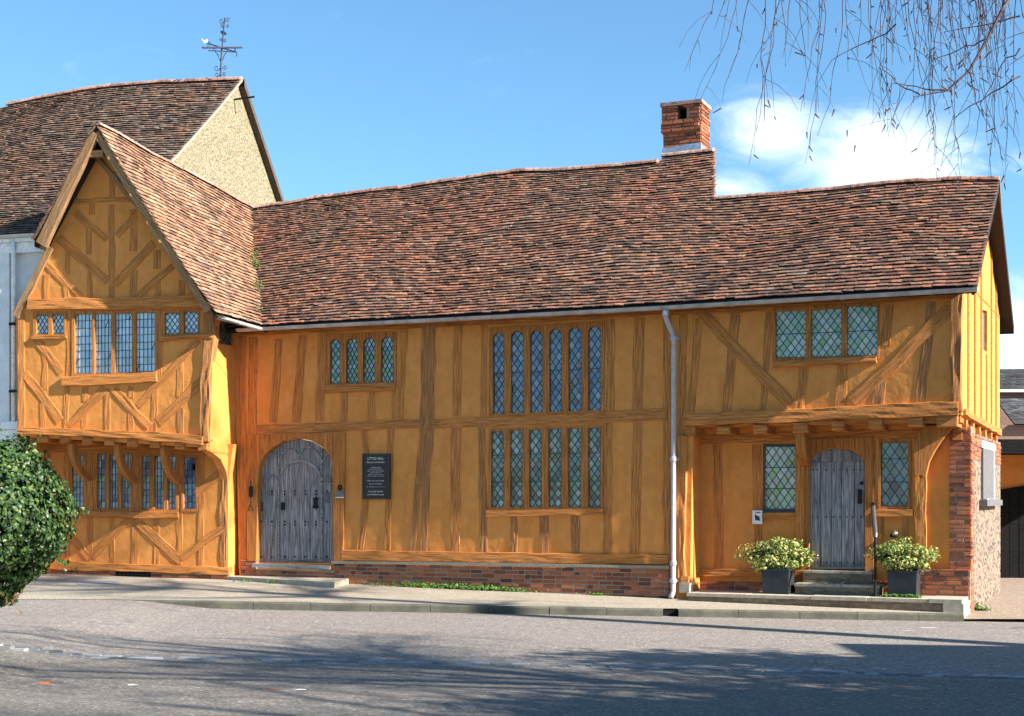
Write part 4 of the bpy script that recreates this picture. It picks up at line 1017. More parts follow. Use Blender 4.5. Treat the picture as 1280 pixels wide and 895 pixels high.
# ---- gutters and downpipe
def gutter(pts, name, m, r=.062, parent=hall, side=None):
    mb = MB(); P = [Vector(p) for p in pts]; V = []; n = 9
    for i, p in enumerate(P):
        d = (P[min(i + 1, len(P) - 1)] - P[max(i - 1, 0)]).normalized(); sd = d.cross(Vector((0, 0, 1))).normalized()
        for rr in (r, r - .008):
            for k in range(n):
                a = math.pi * k / (n - 1); V.append(p + sd * rr * math.cos(a) + Vector((0, 0, -rr * math.sin(a))))
    st = 2 * n; F = []
    for i in range(len(P) - 1):
        for k in range(n - 1):
            F.append((i * st + k, i * st + k + 1, (i + 1) * st + k + 1, (i + 1) * st + k)); F.append((i * st + n + k + 1, i * st + n + k, (i + 1) * st + n + k, (i + 1) * st + n + k + 1))
        F.append((i * st, (i + 1) * st, (i + 1) * st + n, i * st + n)); F.append((i * st + n - 1, i * st + 2 * n - 1, (i + 1) * st + 2 * n - 1, (i + 1) * st + n - 1))
    for b in (0, (len(P) - 1) * st): F.append(tuple(b + k for k in range(n)))
    mb.quadmesh(V, F); g = mb.build(name, m, parent)
    mb = MB(); tot = 0
    for i in range(len(P) - 1):
        L_ = (P[i + 1] - P[i]).length; k = max(1, int(L_ / 1.3)); d = (P[i + 1] - P[i]).normalized()
        for j in range(k):
            c = P[i].lerp(P[i + 1], (j + .5) / k); sd = d.cross(Vector((0, 0, 1))).normalized(); ring = []
            for e in (-.025, .025):
                for q in range(n):
                    a = math.pi * q / (n - 1); ring.append(c + d * e + sd * (r + .008) * math.cos(a) + Vector((0, 0, -(r + .008) * math.sin(a))))
            mb.quadmesh(ring, [(q, q + 1, n + q + 1, n + q) for q in range(n - 1)])
    mb.build('gutter_joint', m, g); return g
gy = YE - .03
gp = [H.W(*(lambda a: (a[0], gy, a[1]))(H.at(px, py, gy))) for px, py in ((297, 411), (400, 405.5), (560, 397.5), (680, 391), (834, 382.5), (1000, 372.5), (1222, 359.5))]
gutter(gp, 'gutter', 'gutter_grey')
x_, zg = H.at(834, 390, -.3)
dp = [H.W(x_, gy, zg + .03), H.W(x_, gy + .01, zg - .1)]; xa_, za_ = H.at(842, 420, -.13)
dp += [H.W(x_ + .02, gy + .05, zg - .17), H.W(xa_ - .02, -.15, za_ + .06), H.W(xa_, -.12, za_ - .02)]
xb_, zb_ = H.at(841.5, 738, -.12); dp += [H.W(xb_, -.12, zb_), H.W(xb_ - .0, -.14, zb_ - .04), H.W(xb_ - .02, -.2, zb_ - .12)]
mb = MB(); mb.tube(dp, .042, 10); pipe = mb.build('downpipe', 'pipe_grey', hall, smooth=True)
for py_ in (394, 423, 574, 704, 726):
    xx_ = lerp(xa_, xb_, (py_ - 423) / 315) if py_ > 400 else x_; zz_ = H.at(842, py_, -.12)[1]; yy_ = -.12 if py_ > 400 else gy
    mb = MB(); mb.tube([H.W(xx_, yy_, zz_ + .045), H.W(xx_, yy_, zz_ + .03), H.W(xx_, yy_, zz_ - .03), H.W(xx_, yy_, zz_ - .04)], [.046, .054, .054, .046], 10)
    if py_ in (423, 574, 726): mb.box(H, xx_ - .075, xx_ + .075, yy_ + .02, 0.02 if py_ < 700 else .0, zz_ - .02, zz_ + .02)
    mb.build('pipe_collar', 'pipe_grey', pipe)
# ================================================================== CROSS WING (part of the same house)
YG = .72   # ground-floor wall stands this far behind the jettied front
def tw_(path, w, name='stud', y=0.0, m='timber_washed', relief=.022, rough=1.0, back=.06): return timber(Wg, path, w, y, relief, back, rough, hall, name, m)
x_c = 0.0
LA, LB, LC, LD = rect(94.5, 392.5, 115, 467), rect(119.5, 392, 139, 467), rect(145, 391.5, 165, 466), rect(171, 391, 193.5, 464.5)
F_W = [(90.5, 389), (198, 387), (197.5, 468), (90, 471)]
S1, S2 = rect(46.5, 393.5, 60, 418), rect(66.5, 393, 79.5, 418); F_S = [(42, 390), (83, 389.5), (83, 422), (42, 422)]
S3, S4 = rect(207, 391.5, 224, 418), rect(231, 390, 247.5, 417); F_S2 = [(203, 388), (250, 386), (250, 420.5), (203, 421)]
WALL_W = [(22, 545), (20, 395), (62, 310), (119, 188), (130, 188), (188, 280), (262, 385), (271, 395), (266, 430), (262, 560)]
panel(Wg, WALL_W, 0, .15, [shrink(F_W), shrink(F_S), shrink(F_S2)], hall, 'wall')
window(hall, Wg, 0, F_W, [LA, LB, LC, LD], 'glass_pale', 'rect', dw=.075, dh=.14, lw=.0095)
window(hall, Wg, 0, F_S, [S1, S2], 'glass_pale', 'diamond', dw=.09, dh=.13)
window(hall, Wg, 0, F_S2, [S3, S4], 'glass_pale', 'diamond', dw=.09, dh=.13)
for p, w, m in (
    ([(139, 256), (140, 310), (139.5, 372)], [9, 10], 'timber'), ([(141, 214), (140, 250)], 9, 'timber_washed'),
    ([(111, 283), (111, 318)], 8, 'timber'), ([(112, 334), (112, 374)], 8, 'timber'), ([(84, 315), (84, 343)], 8, 'timber'), ([(83, 358), (83, 374)], 8, 'timber_washed'), ([(58, 343), (58, 374)], 9, 'timber_washed'), ([(115, 255), (115, 268)], 8, 'timber_washed'),
    ([(167, 262), (167, 314)], 10, 'timber'), ([(167, 338), (167, 371)], 10, 'timber'), ([(196, 313), (196, 336)], 11, 'timber'), ([(197, 352), (197, 371)], 9, 'timber'), ([(227, 350), (227, 371)], 10, 'timber'),
    ([(86.5, 388), (86, 472)], 8, 'timber_washed'), ([(84, 472), (83, 536)], 7, 'timber_washed'), ([(201, 386), (200, 472)], 6, 'timber_washed'), ([(194, 478), (192, 542)], 9, 'timber_washed'),
    ([(134, 486), (134, 540)], 8, 'timber_washed'), ([(107, 484), (107, 502)], 8, 'timber'), ([(105, 515), (106, 537)], 8, 'timber_washed'), ([(164, 483), (164, 497)], 8, 'timber'), ([(164, 513), (164, 541)], 8, 'timber'),
    ([(56, 442), (56, 487)], 8, 'timber'), ([(53, 500), (54, 536)], 7, 'timber_washed'), ([(225, 446), (225, 496)], 9, 'timber'), ([(226, 510), (226, 542)], 9, 'timber_rough')):
    tw_(p, w, m=m)
for p, w, m in (
    ([(95, 266), (133, 300)], 8, 'timber_washed'), ([(170, 268), (146, 294)], 9, 'timber_washed'), ([(73, 297), (134, 352)], 11, 'timber_washed'), ([(192, 304), (144, 355)], 11, 'timber'),
    ([(56, 328), (104, 374)], 9, 'timber_washed'), ([(216, 333), (172, 371)], 9, 'timber_washed'), ([(44, 422), (77, 466)], 10, 'timber_washed'), ([(31, 467), (76, 526)], 11, 'timber_washed'),
    ([(131, 486), (86, 533)], 11, 'timber_washed'), ([(143, 486), (187, 534)], 11, 'timber_washed'), ([(248, 425), (172, 508)], 10, 'timber_washed'), ([(257, 472), (198, 528)], 12, 'timber')):
    tw_(p, w, 'brace', m=m, relief=.035)
tw_([(37, 380.5), (140, 380), (256, 377)], 14, 'tie_beam', m='timber', relief=.07); tw_([(93, 252), (162, 249)], 6, 'collar', relief=.04)
tw_([(64, 309), (21, 396)], 10, 'rafter', relief=.05, m='barge', rough=.5); tw_([(120, 195), (200, 290), (255, 386)], 7, 'rafter', relief=.05, m='barge', rough=.4)
tw_([(27, 392), (27, 538)], 10, 'corner_post', relief=.03); tw_([(262, 392), (262, 425), (257, 480), (256, 552)], [14, 12], 'corner_post', relief=.05, m='timber_rough', rough=1.6, back=.12)
tw_([(79, 477), (140, 475), (197, 471)], 12, 'window_sill', relief=.06, m='timber', rough=.6); tw_([(41, 422), (84, 421)], 4, 'window_sill', relief=.05); tw_([(202, 423), (267, 421)], 5, 'window_sill', relief=.06)
tw_([(26, 538), (110, 541.5), (180, 544), (256, 550)], [9, 11], 'bressumer', relief=.10, m='timber', back=.12)
for px, py in ((52, 548.5), (80, 549), (108, 551), (135.5, 552), (164, 553.5), (193, 555), (224, 557), (253, 559)): joist(Wg, px, py, 14 if px > 60 else 16, 9, -.05, YG, m='timber_washed')
# ground floor of the wing
G1, G2, G3, G4 = rect(91, 569, 104.5, 634), [rect(122.5, 568, 131.5, 635.5), rect(137.5, 568, 147.5, 635.5), rect(153, 568, 163, 635)], [rect(178, 570, 187, 636.5), rect(193.5, 570, 204.5, 636.5), rect(210.5, 570.5, 219.5, 637)], rect(230, 572, 244.5, 636)
FG1, FG2, FG3, FG4 = rect(87, 566, 108.5, 638), rect(117.5, 564.5, 166, 639), rect(172.5, 566, 223, 640), rect(227, 568.5, 247.5, 639.5)
panel(Wg, [(18, 548), (18, 760), (285, 760), (285, 600), (292, 555)], YG, YG + .15, [shrink(FG1), shrink(FG2), shrink(FG3), shrink(FG4)], hall, 'wall')
for f_, l_, g_, d_ in ((FG1, [G1], 'glass_dim', .1), (FG2, G2, 'glass_dim', .075), (FG3, G3, 'glass_dim', .075), (FG4, [G4], 'glass_blue', .1)):
    window(hall, Wg, YG, f_, l_, g_, 'rect', dw=d_, dh=.13, lw=.010)
def tg(path, w, name='stud', m='timber_washed', **k): return tw_(path, w, name, YG, m, **k)
for p, w in (([(112.5, 562), (113, 706)], 9), ([(169, 562), (168.5, 706)], 10), ([(225, 565), (224.5, 706)], 9), ([(252, 566), (251, 708)], 8), ([(83, 560), (84, 706)], 8),
             ([(140, 646), (141, 705)], 6), ([(196, 646), (196, 706)], 8), ([(60, 560), (60, 706)], 8)): tg(p, w)
tg([(280, 596), (281, 710)], 9, 'corner_post', m='timber_rough', rough=2.0, relief=.04)
for p, w, m in (([(161, 648), (115, 696)], 10, 'timber_washed'), ([(174, 654), (226, 700)], 12, 'timber'), ([(226, 698), (280, 660)], 10, 'timber_washed'), ([(84, 666), (112, 697)], 10, 'timber_washed'), ([(246, 618), (277, 590)], 11, 'timber_washed')):
    tg(p, w, 'brace', m=m, relief=.035)
tg([(30, 561), (170, 562), (285, 567)], 8, 'head_beam', relief=.04); tg([(87, 642), (170, 643.5), (224, 643.5)], 8, 'window_sill', relief=.05, rough=.5)
tg([(40, 706), (150, 709), (289, 714)], 10, 'sill_beam', relief=.09, rough=.8)
for px, pyt, pyb, pj in ((113, 601, 559, 93), (169, 604, 556, 147), (225, 606, 558, 205)):
    xg, zb = Wg.at(px, pyt, YG); zt = Wg.at(px - 18, 556, .1)[1]
    yzbracket(Wg, xg, .10, bracket_prof(.03, YG - .02, zt, zb, .105))
# east side of the wing, with the corner knee in the same plane
yH = Wg.atx(296, 600, 0)[0] + .25
side = Side(Wg, (0, 0), (0, yH))
sp = [(262, 385), (294, 392), (299, 560), (301, 735), (285.5, 735), (286, 610), (283, 590), (276, 574), (262, 563)]
P = [side.at(p[0], p[1], 0) for p in sp]; P[1] = (side.len, P[1][1]); P[2] = (side.len, P[2][1]); P[3] = (side.len, P[3][1])
wn = [side.at(p[0], p[1], 0) for p in [(272.5, 402), (291, 405), (291, 433), (272.5, 430)]]
mb = MB(); mb.prism(side, P, 0, .16, [wn]); mb.build('side_wall', 'plaster', hall, side)
ww = MB(); cxw = [(x * .98 + (wn[0][0] + wn[1][0]) * .01, z) for x, z in wn]; ww.prism(side, wn, -.01, .05, [[(lerp((wn[0][0] + wn[1][0]) / 2, x, .88), lerp((wn[0][1] + wn[2][1]) / 2, z, .92)) for x, z in wn]])
ww = ww.build('window', 'timber_washed', hall, side)
def lights_loc(fr, y, P, parent, **k):
    class F2:
        X = fr.X; Y = fr.Y; O = fr.O
        W = staticmethod(fr.W); loc = staticmethod(fr.loc); at = staticmethod(lambda px, py, y=0: (px, py))
    lights(F2, y, [P], parent, **k)
lights_loc(side, .03, [(lerp((wn[0][0] + wn[1][0]) / 2, x, .88), lerp((wn[0][1] + wn[2][1]) / 2, z, .92)) for x, z in wn], ww, gm='glass_green', dw=.12, dh=.14)
timber(side, [(263, 563), (299, 566)], 4, 0, .03, .03, .3, hall, 'rail', 'plaster')
timber(side, [(264, 440), (294, 480)], 7, 0, .012, .03, .3, hall, 'brace', 'plaster')
timber(side, [(288.5, 612), (288.5, 715)], 5, 0, .03, .03, .6, hall, 'corner_post', 'plaster')
mb = MB(); a_ = Wg.at(100, 545, 0)[0] * 0
mb.box(Wg, Wg.at(22, 545, 0)[0], -.02, .02, YG + .1, Wg.at(140, 548, 0)[1] + .03, Wg.at(140, 548, 0)[1] + .16); mb.build('jetty_floor', 'timber_washed', hall)
mb = MB(); mb.box(Wg, Wg.at(24, 545, 0)[0], Wg.at(24, 545, 0)[0] + .15, .16, 3, -.3, Wg.at(140, 395, 0)[1]); mb.build('side_wall', 'plaster', hall)
# brick footing and grille
xw0 = Wg.at(30, 715, YG)[0]; xw1 = Wg.at(287, 715, YG)[0]
for xa_q, xb_q, sd_q in ((xw0, Wg.at(147, 715, YG)[0], 41), (Wg.at(192, 715, YG)[0], xw1, 42)):
    bricks(Wg, xa_q, xb_q, lambda x: -.25, zline(Wg, [(70, 711.5), (287, 718)], YG - .08), YG - .09, 0, hall, 'brick_plinth', seed=sd_q)
mb = MB(); mb.box(Wg, xw0, xw1, YG - .07, YG, -.4, Wg.at(120, 713, YG)[1]); mb.build('mortar_core', 'mortar', hall)
mb = MB(); a_, b_ = Wg.at(148, 715, YG)[0], Wg.at(191, 715, YG)[0]; zz = Wg.at(170, 713, YG - .08)[1]
for k in range(9): mb.box(Wg, lerp(a_, b_, k / 9) + .0, lerp(a_, b_, k / 9) + .022, YG - .1, YG - .085, zz - .14, zz)
mb.box(Wg, a_, b_, YG - .103, YG - .086, zz - .015, zz + .012); mb.box(Wg, a_, b_, YG - .103, YG - .086, zz - .08, zz - .065)
mb.build('vent_grille', 'iron', hall)
mb = MB(); mb.box(Wg, a_, b_, YG - .083, YG - .075, zz - .16, zz); mb.build('vent_void', 'dark_void', hall)
# wing roof
yv = -.38
A = Vector(Wg.W(*(lambda a: (a[0], yv, a[1]))(Wg.at(120, 155, yv)))); B = Vector(Wg.W(*(lambda a: (a[0], yv, a[1]))(Wg.at(270, 392, yv))))
c_ = H.at(313, 259, YE + rH[0][1]); C = Vector(H.W(c_[0], YE + rH[0][1], c_[1])); d_ = H.at(329, 408, YE); D = Vector(H.W(d_[0], YE, d_[1]))
Lq = (A - B).length; LBD = (D - B).length + .1; LAC = (C - A).length
def S_w(a, q):
    t = q / Lq; p = B.lerp(A, t); d = (D - B).lerp(C - A, t); d.normalize()
    nrm = (A - B).cross(C - A).normalized(); nrm = nrm if nrm.z > 0 else -nrm
    sag = -math.sin(math.pi * min(1, max(0, t))) * .05
    return p + d * a + nrm * (sag + nz(a * .9, q * .9, 5) * .035)
tiles(S_w, int(Lq / .105), lambda q: [(-.02, lerp(LBD, LAC, min(1, q / Lq)) + .05)], 'tile_pale', hall, 'roof', gauge=.105, tw=.17, length=.155, thick=.013, seed=51)
mb = MB(); g = [[S_w(lerp(0.02, lerp(LBD, LAC, j / 8), i / 8), Lq * j / 8) - Vector((0, 0, .03)) for i in range(9)] for j in range(9)]
V = [p for r_ in g for p in r_]; mb.quadmesh(V, [(j * 9 + i, j * 9 + i + 1, (j + 1) * 9 + i + 1, (j + 1) * 9 + i) for j in range(8) for i in range(8)])
V2 = [p - Vector((0, 0, .07)) for p in V]; mb.quadmesh(V2, [(j * 9 + i, (j + 1) * 9 + i, (j + 1) * 9 + i + 1, j * 9 + i + 1) for j in range(8) for i in range(8)])
mb.quadmesh([V[0], V[72], V2[72], V2[0]], [(0, 1, 2, 3)]); mb.build('roof_deck', 'dark_deck', hall)
# far slope
e0 = Wg.at(42, 300, yv); E = Vector(Wg.W(e0[0], yv, e0[1])); Le = (A - E).length; dirW = (C - A).normalized()
def S_l(a, q): return E.lerp(A, q / Le) + dirW * a * 1.0
tiles(S_l, int(Le / .105), lambda q: [(-.03, 2.2)], 'tile_dark', hall, 'roof', gauge=.105, seed=52, thick=.02)
mb = MB(); V = [S_l(.02, 0), S_l(.02, Le), S_l(2.2, Le), S_l(2.2, 0)]; V = [v - Vector((0, 0, .035)) for v in V] + [v - Vector((0, 0, .12)) for v in V]
mb.quadmesh(V, [(0, 1, 2, 3), (7, 6, 5, 4), (0, 4, 5, 1), (3, 7, 4, 0)]); mb.build('roof_deck', 'dark_deck', hall)
ridge_tiles([S_w(LAC * i / 10, Lq) + Vector((0, 0, .03)) for i in range(11)], hall, 'ridge', .10)
# barge boards
def barge(path, w): return timber(Wg, path, w, yv + .06, .05, .03, .35, hall, 'barge_board', 'barge')
barge([(119.5, 166), (53, 306)], [12, 15]); barge([(122, 166), (190, 278), (262, 388)], [12, 12])
timber(Wg, [(108, 193), (130, 192)], 8, yv + .10, .05, .05, .3, hall, 'collar', 'barge')
# wing gutter
gw = [Wg.W(0, 0, 0)] * 0
g0 = Wg.at(271, 394, yv + .1); g1 = H.at(326, 410, YE - .10)
gutter([Wg.W(g0[0], yv + .1, g0[1]), H.W(g1[0], YE - .10, g1[1])], 'gutter', 'gutter_light', r=.055)

# ================================================================== NEIGHBOUR
nb = thing('rendered_house', 'tall white house behind the gabled wing with a big tile roof and pebbledashed gable end', 'house', Wg.W(-6, .3, 0), Wg.a)
bpy.context.view_layer.update(); nb.matrix_world = Matrix.Translation(Wg.W(-6, .3, 0)) @ Matrix.Rotation(Wg.a, 4, 'Z')
o_ = (34.4 - Wg.O.y); px_ = 300
lo, hi = 3, 14
for _ in range(40):
    yy = (lo + hi) / 2; x_, z_ = Wg.at(302, 101, yy)
    if Wg.W(x_, yy, 0).y < 33.2: lo = yy
    else: hi = yy
YN = yy; YNE = .22
Rn = [Wg.at(px, py, YN) for px, py in ((-160, 166), (-60, 146), (10, 132), (60, 122), (100, 114.5), (140, 109), (200, 104), (250, 102.5), (303, 100))]
zeN = Wg.at(20, 293, YNE)[1]; xN = Rn[-1][0]
xNs = [p[0] for p in Rn]; zNs = [p[1] for p in Rn]
runN = YN - YNE
def S_n(a, q):
    t = q / runN; w = nz(a * .3, q * .4, 31) * .09 + nz(a * 1.3, q * 1.1, 4) * .02
    return Wg.W(a, YNE + q, lerp(zeN, interp(xNs, zNs, a), t) + w * min(1, 4 * t, 4 * (1 - t) + .1) - math.sin(math.pi * t) * .12)
gN = .088
tiles(S_n, int(runN / gN), lambda q: [(xNs[0], xN)], 'tile_dark', nb, 'roof', gauge=gN, tw=.172, length=.155, thick=.013, seed=61)
mb = MB(); n = 20; V = []
for j in range(n + 1):
    for i in range(n + 1): V.append(S_n(lerp(xNs[0], xN - .03, i / n), runN * j / n) - Vector((0, 0, .03)))
mb.quadmesh(V, [(j * (n + 1) + i, j * (n + 1) + i + 1, (j + 1) * (n + 1) + i + 1, (j + 1) * (n + 1) + i) for j in range(n) for i in range(n)])
zr_ = zNs[-1]; yrr = YN + 4.2; zrr = zr_ - 4.2 * 1.1
V = [S_n(xNs[0], runN), S_n(xN + .05, runN) + Vector((0, 0, .02)), Wg.W(xN + .05, yrr, zrr), Wg.W(xNs[0], yrr, zrr)]
V += [v - Vector((0, 0, .16)) for v in V]; mb.quadmesh(V, [(0, 1, 2, 3), (7, 6, 5, 4), (1, 5, 6, 2), (2, 6, 7, 3)])
mb.build('roof_deck', 'tile_dark', nb)
ridge_tiles([Wg.W(x, YN, z + .04) for x, z in Rn[2:]], nb, 'ridge', .12)
GN = Side(Wg, (xN - .10, YNE), (xN - .10, YN + 3.9))
gpoly = [(.9, 2.5), (GN.len, 2.5), (GN.len, zr_ - 3.9 * 1.1 - .12), (runN, zr_ - .14)] + [(q, GN.loc(S_n(xN - .1, q))[2] - .06) for q in [runN * k / 8 for k in range(7, 0, -1)]]
mb = MB(); mb.prism(GN, gpoly, 0, .2); mb.build('gable_wall', 'pebbledash', nb, GN)
# mortar fillet along the verge
mb = MB()
for k in range(24):
    q0, q1 = runN * k / 24, runN * (k + 1) / 24; a, b = S_n(xN - .06, q0), S_n(xN - .06, q1); r_ = random.uniform(.0, .03)
    V = [a + Wg.X * .07 + Vector((0, 0, .02)), b + Wg.X * .07 + Vector((0, 0, .02)), b + Wg.X * .07 - Vector((0, 0, .03 + r_)), a + Wg.X * .07 - Vector((0, 0, .035))]
    V += [v - Wg.X * .12 for v in V]; mb.quadmesh(V, [(0, 1, 2, 3), (0, 4, 5, 1), (3, 2, 6, 7)])
mb.build('verge_fillet', 'lime_ledge', nb)
mb = MB(); z_ = Wg.at(304, 124, YN - .2)[1]; mb.tube([Wg.W(xN - .3, YN - .2, z_), Wg.W(xN + .42, YN - .25, z_ + .02)], .022, 6); mb.build('bracket', 'iron', nb)
# white front, cornice and gutter
panel(Wg, [(-150, 300), (64, 300), (64, 400), (24, 400), (24, 760), (-150, 760)], .3, .5, (), nb, 'front_wall', 'white_render', yat=.3)
mb = MB(); x0_ = Wg.at(-150, 300, 0)[0]; x1_ = Wg.at(44, 300, 0)[0]
mb.box(Wg, x0_, x1_ + .02, .12, .3, zeN - .16, zeN - .09); mb.box(Wg, x0_, x1_ + .35, .18, .302, zeN - .36, zeN - .163); mb.build('cornice', 'white_paint', nb)
gutter([Wg.W(x0_, .10, zeN - .03), Wg.W(x1_, .10, zeN - .03)], 'gutter', 'gutter_light', r=.06)
nbg = [o for o in bpy.data.objects if o.name.startswith('gutter') and o.parent == hall][-1]
mb = MB(); xp_ = Wg.at(-2, 400, .2)[0]; xq_ = Wg.at(13, 400, .2)[0]
mb.box(Wg, xp_, xq_, .16, .302, Wg.at(5, 528, .2)[1], zeN - .364); mb.build('pilaster', 'white_render', nb)
mb = MB(); mb.box(Wg, xp_ - .05, Wg.at(22, 400, .1)[0], .1, .302, Wg.at(5, 537, .1)[1], Wg.at(5, 527, .1)[1]); mb.box(Wg, xp_ - .02, Wg.at(20, 400, .1)[0], .13, .302, Wg.at(5, 552, .1)[1], Wg.at(5, 537.5, .1)[1]); mb.build('string_course', 'white_paint', nb)
mb = MB(); xt = Wg.at(17, 400, .15)[0]; mb.tube([Wg.W(xt, .12, zeN - .12), Wg.W(xt, .15, zeN - .5), Wg.W(xt, .15, Wg.at(15, 528, .15)[1])], .045, 9); pp = mb.build('downpipe', 'white_paint', nb, smooth=True)
for py_ in (405, 489): mb = MB(); z_ = Wg.at(17, py_, .15)[1]; mb.box(Wg, xt - .06, xt + .15, .08, .13, z_ - .03, z_ + .02); mb.build('pipe_bracket', 'iron', nb)

# weather vane on the ridge
vx, vz = Wg.at(275.5, 103, YN); base = Wg.W(vx, YN, vz)
vane = thing('weather_vane', 'dark iron weather vane with crossed arms, scrolls and a pale bird on the roof ridge', 'weather vane', base, 0)
vane.matrix_world = Matrix.Translation(base)
k_ = 33.3 / FPX
def V3(px, py, dy=0): return base + Vector(((px - 275.5) * k_, dy, (103 - py) * k_))
mb = MB(); mb.tube([V3(275.5, 105), V3(275.8, 98)], [.09, .04], 6); mb.tube([V3(275.8, 100), V3(277.5, 60)], .026, 6); mb.tube([V3(277.5, 60), V3(279, 40), V3(281, 22)], .016, 5)
mb.build('pole', 'vane_iron', vane)
mb = MB(); mb.tube([V3(259, 68, -.5), V3(297, 51, .5)], .024, 5); mb.tube([V3(265, 69, -.35), V3(290, 59, .35), V3(290.3, 54, .35)], .016, 5); mb.build('compass_arm', 'vane_iron', vane)
mb = MB(); mb.tube([V3(254, 47, .4), V3(300, 72, -.4), V3(300, 77, -.4)], .014, 5); mb.build('compass_arm', 'vane_iron', vane)
mb = MB(); W0 = [(247, 41), (251, 44), (255, 42), (254.5, 47), (251, 47)]
F_ = Frame(CX, 33.3, 0)
for yy0 in (0,): mb.prism(Frame(CX, base.y + .4, 0), [(V3(a, b).x, V3(a, b).z) for a, b in W0], -.01, .01)
mb.build('bird', 'white_paint', vane)
mb = MB(); ring = [V3(279 + 4 * math.cos(t), 40.5 + 2.0 * math.sin(t) + 1.0 * math.cos(t)) for t in [i * math.pi / 5 for i in range(10)]]
mb.face(ring); mb.face([p + Vector((0, .06, 0)) for p in reversed(ring)]); mb.quadmesh(ring + [p + Vector((0, .06, 0)) for p in ring], [(i, i + 10, (i + 1) % 10 + 10, (i + 1) % 10) for i in range(10)]); mb.build('disc', 'vane_iron', vane)
def scroll(cx, cy, r, a0, sgn, turns=1.2):
    return [V3(cx + r * (1 - .75 * t) * math.cos(a0 + sgn * t * turns * 2 * math.pi), cy + r * (1 - .75 * t) * math.sin(a0 + sgn * t * turns * 2 * math.pi)) for t in [i / 12 for i in range(13)]]
mb = MB()
for cx, cy, r, a0, s_ in ((271, 85, 4, 0, 1), (281, 84, 3, 3.1, -1), (271.5, 93, 3.2, 0, 1), (280, 92, 2.6, 3.1, -1), (280, 97, 2, 3.1, -1), (262, 55, 4, 1, 1), (268, 60, 3, 1, 1), (281, 50, 2.5, 3, -1), (276, 49, 2, 0, 1), (277, 26, 3.5, 0, 1), (284.5, 24, 3, 3.1, -1), (277.5, 32, 2.4, 0, 1), (284.5, 32, 2.2, 3.1, -1)):
    mb.tube(scroll(cx, cy, r, a0, s_), .009, 4, cap=False)
mb.tube([V3(277, 78), V3(281, 68), V3(285, 62)], .01, 4); mb.tube([V3(276.5, 78), V3(272, 68), V3(268, 63)], .01, 4); mb.build('scroll_work', 'vane_iron', vane)

# ================================================================== THINGS ON AND BEFORE THE WALL
def text_mesh(txts, fr, y, parent, name='lettering', m='letter'):
    """txts: (string, cx_px, cy_px, height_px, width_px)"""
    mb = MB(); dg = bpy.context.evaluated_depsgraph_get()
    for s_, cx, cy, hpx, wpx in txts:
        cu = bpy.data.curves.new('t', 'FONT'); cu.body = s_; cu.align_x = 'CENTER'; cu.align_y = 'CENTER'; cu.size = 1; cu.resolution_u = 2
        ob = bpy.data.objects.new('t', cu); COL.objects.link(ob); bpy.context.view_layer.update()
        dg = bpy.context.evaluated_depsgraph_get(); me = bpy.data.meshes.new_from_object(ob.evaluated_get(dg))
        xs_ = [v.co.x for v in me.vertices]; ys_ = [v.co.y for v in me.vertices]
        x_, z_ = fr.at(cx, cy, y); D = (fr.W(x_, y, z_) - CAM).y / FPX; sx_ = wpx * D / max(1e-6, max(xs_) - min(xs_)); sy_ = hpx * D / max(1e-6, max(ys_) - min(ys_)); mx = (max(xs_) + min(xs_)) / 2; my = (max(ys_) + min(ys_)) / 2
        mb.quadmesh([fr.W(x_ + (v.co.x - mx) * sx_, y, z_ + (v.co.y - my) * sy_) for v in me.vertices], [tuple(p.vertices) for p in me.polygons])
        bpy.data.objects.remove(ob); bpy.data.curves.remove(cu); bpy.data.meshes.remove(me)
    return mb.build(name, m, parent, fr)
def fixed(name, label, cat, px, py, y, fr=H, group=None):
    x, z = fr.at(px, py, y); t = thing(name, label, cat, fr.W(x, y, z), fr.a, group); t.matrix_world = Matrix.Translation(fr.W(x, y, z)) @ Matrix.Rotation(fr.a, 4, 'Z'); return t
sg = fixed('sign_board', 'black notice board reading LITTLE HALL fixed to the ochre wall right of the arched door', 'sign', 470, 624, -.05)
panel(H, rect(454.5, 568.5, 485.5, 622.5), -.062, -.035, (), sg, 'board', 'black_gloss', yat=-.06)
panel(H, rect(453, 567, 487, 624), -.07, -.005, [rect(454.5, 568.5, 485.5, 622.5)], sg, 'frame', 'brass_dark', yat=-.06)
text_mesh([('LITTLE HALL', 469.5, 573, 3.2, 23), ('House and Garden', 469.5, 577.6, 2.3, 25), ('A medieval house', 469.5, 584.2, 1.3, 14), ('and walled garden', 469.5, 586.4, 1.3, 19), ('with rooms of furniture', 469.5, 588.6, 1.3, 24), ('and pictures', 469.5, 590.8, 1.3, 16),
           ('given to the people', 469.5, 593, 1.3, 20), ('of the village to enjoy', 469.5, 595.2, 1.3, 24), ('Open to visitors daily', 469.5, 601, 2.0, 24), ('April to October', 469.5, 605, 2.0, 19), ('see website for times and prices', 469.5, 608.6, 1.1, 26), ('Tel: 01787 247019', 469.5, 614.5, 1.9, 21), ('www.littlehall.org.uk', 469.5, 618.4, 2.2, 24)], H, -.0645, sg)
bp = fixed('bell_pull', 'iron bell pull with a triangular handle left of the arched oak door', 'bell pull', 314, 638, -.05)
mb = MB(); mb.tube([Vector(H.W(*(lambda a: (a[0], -.07, a[1]))(H.at(a, b, -.07)))) for a, b in ((313.5, 601), (313.5, 625), (313, 632))], .008, 5); mb.build('rod', 'iron', bp)
mb = MB(); x_, z_ = H.at(314, 614.5, -.05); mb.box(H, x_ - .03, x_ + .03, -.085, -.01, z_ - .1, z_ + .1); mb.build('back_plate', 'iron', bp)
mb = MB(); tri = [Vector(H.W(*(lambda a: (a[0], -.07, a[1]))(H.at(a, b, -.07)))) for a, b in ((313, 631), (309.5, 638), (316.5, 638), (313, 631))]; mb.tube(tri, .01, 5); mb.build('handle', 'iron', bp)
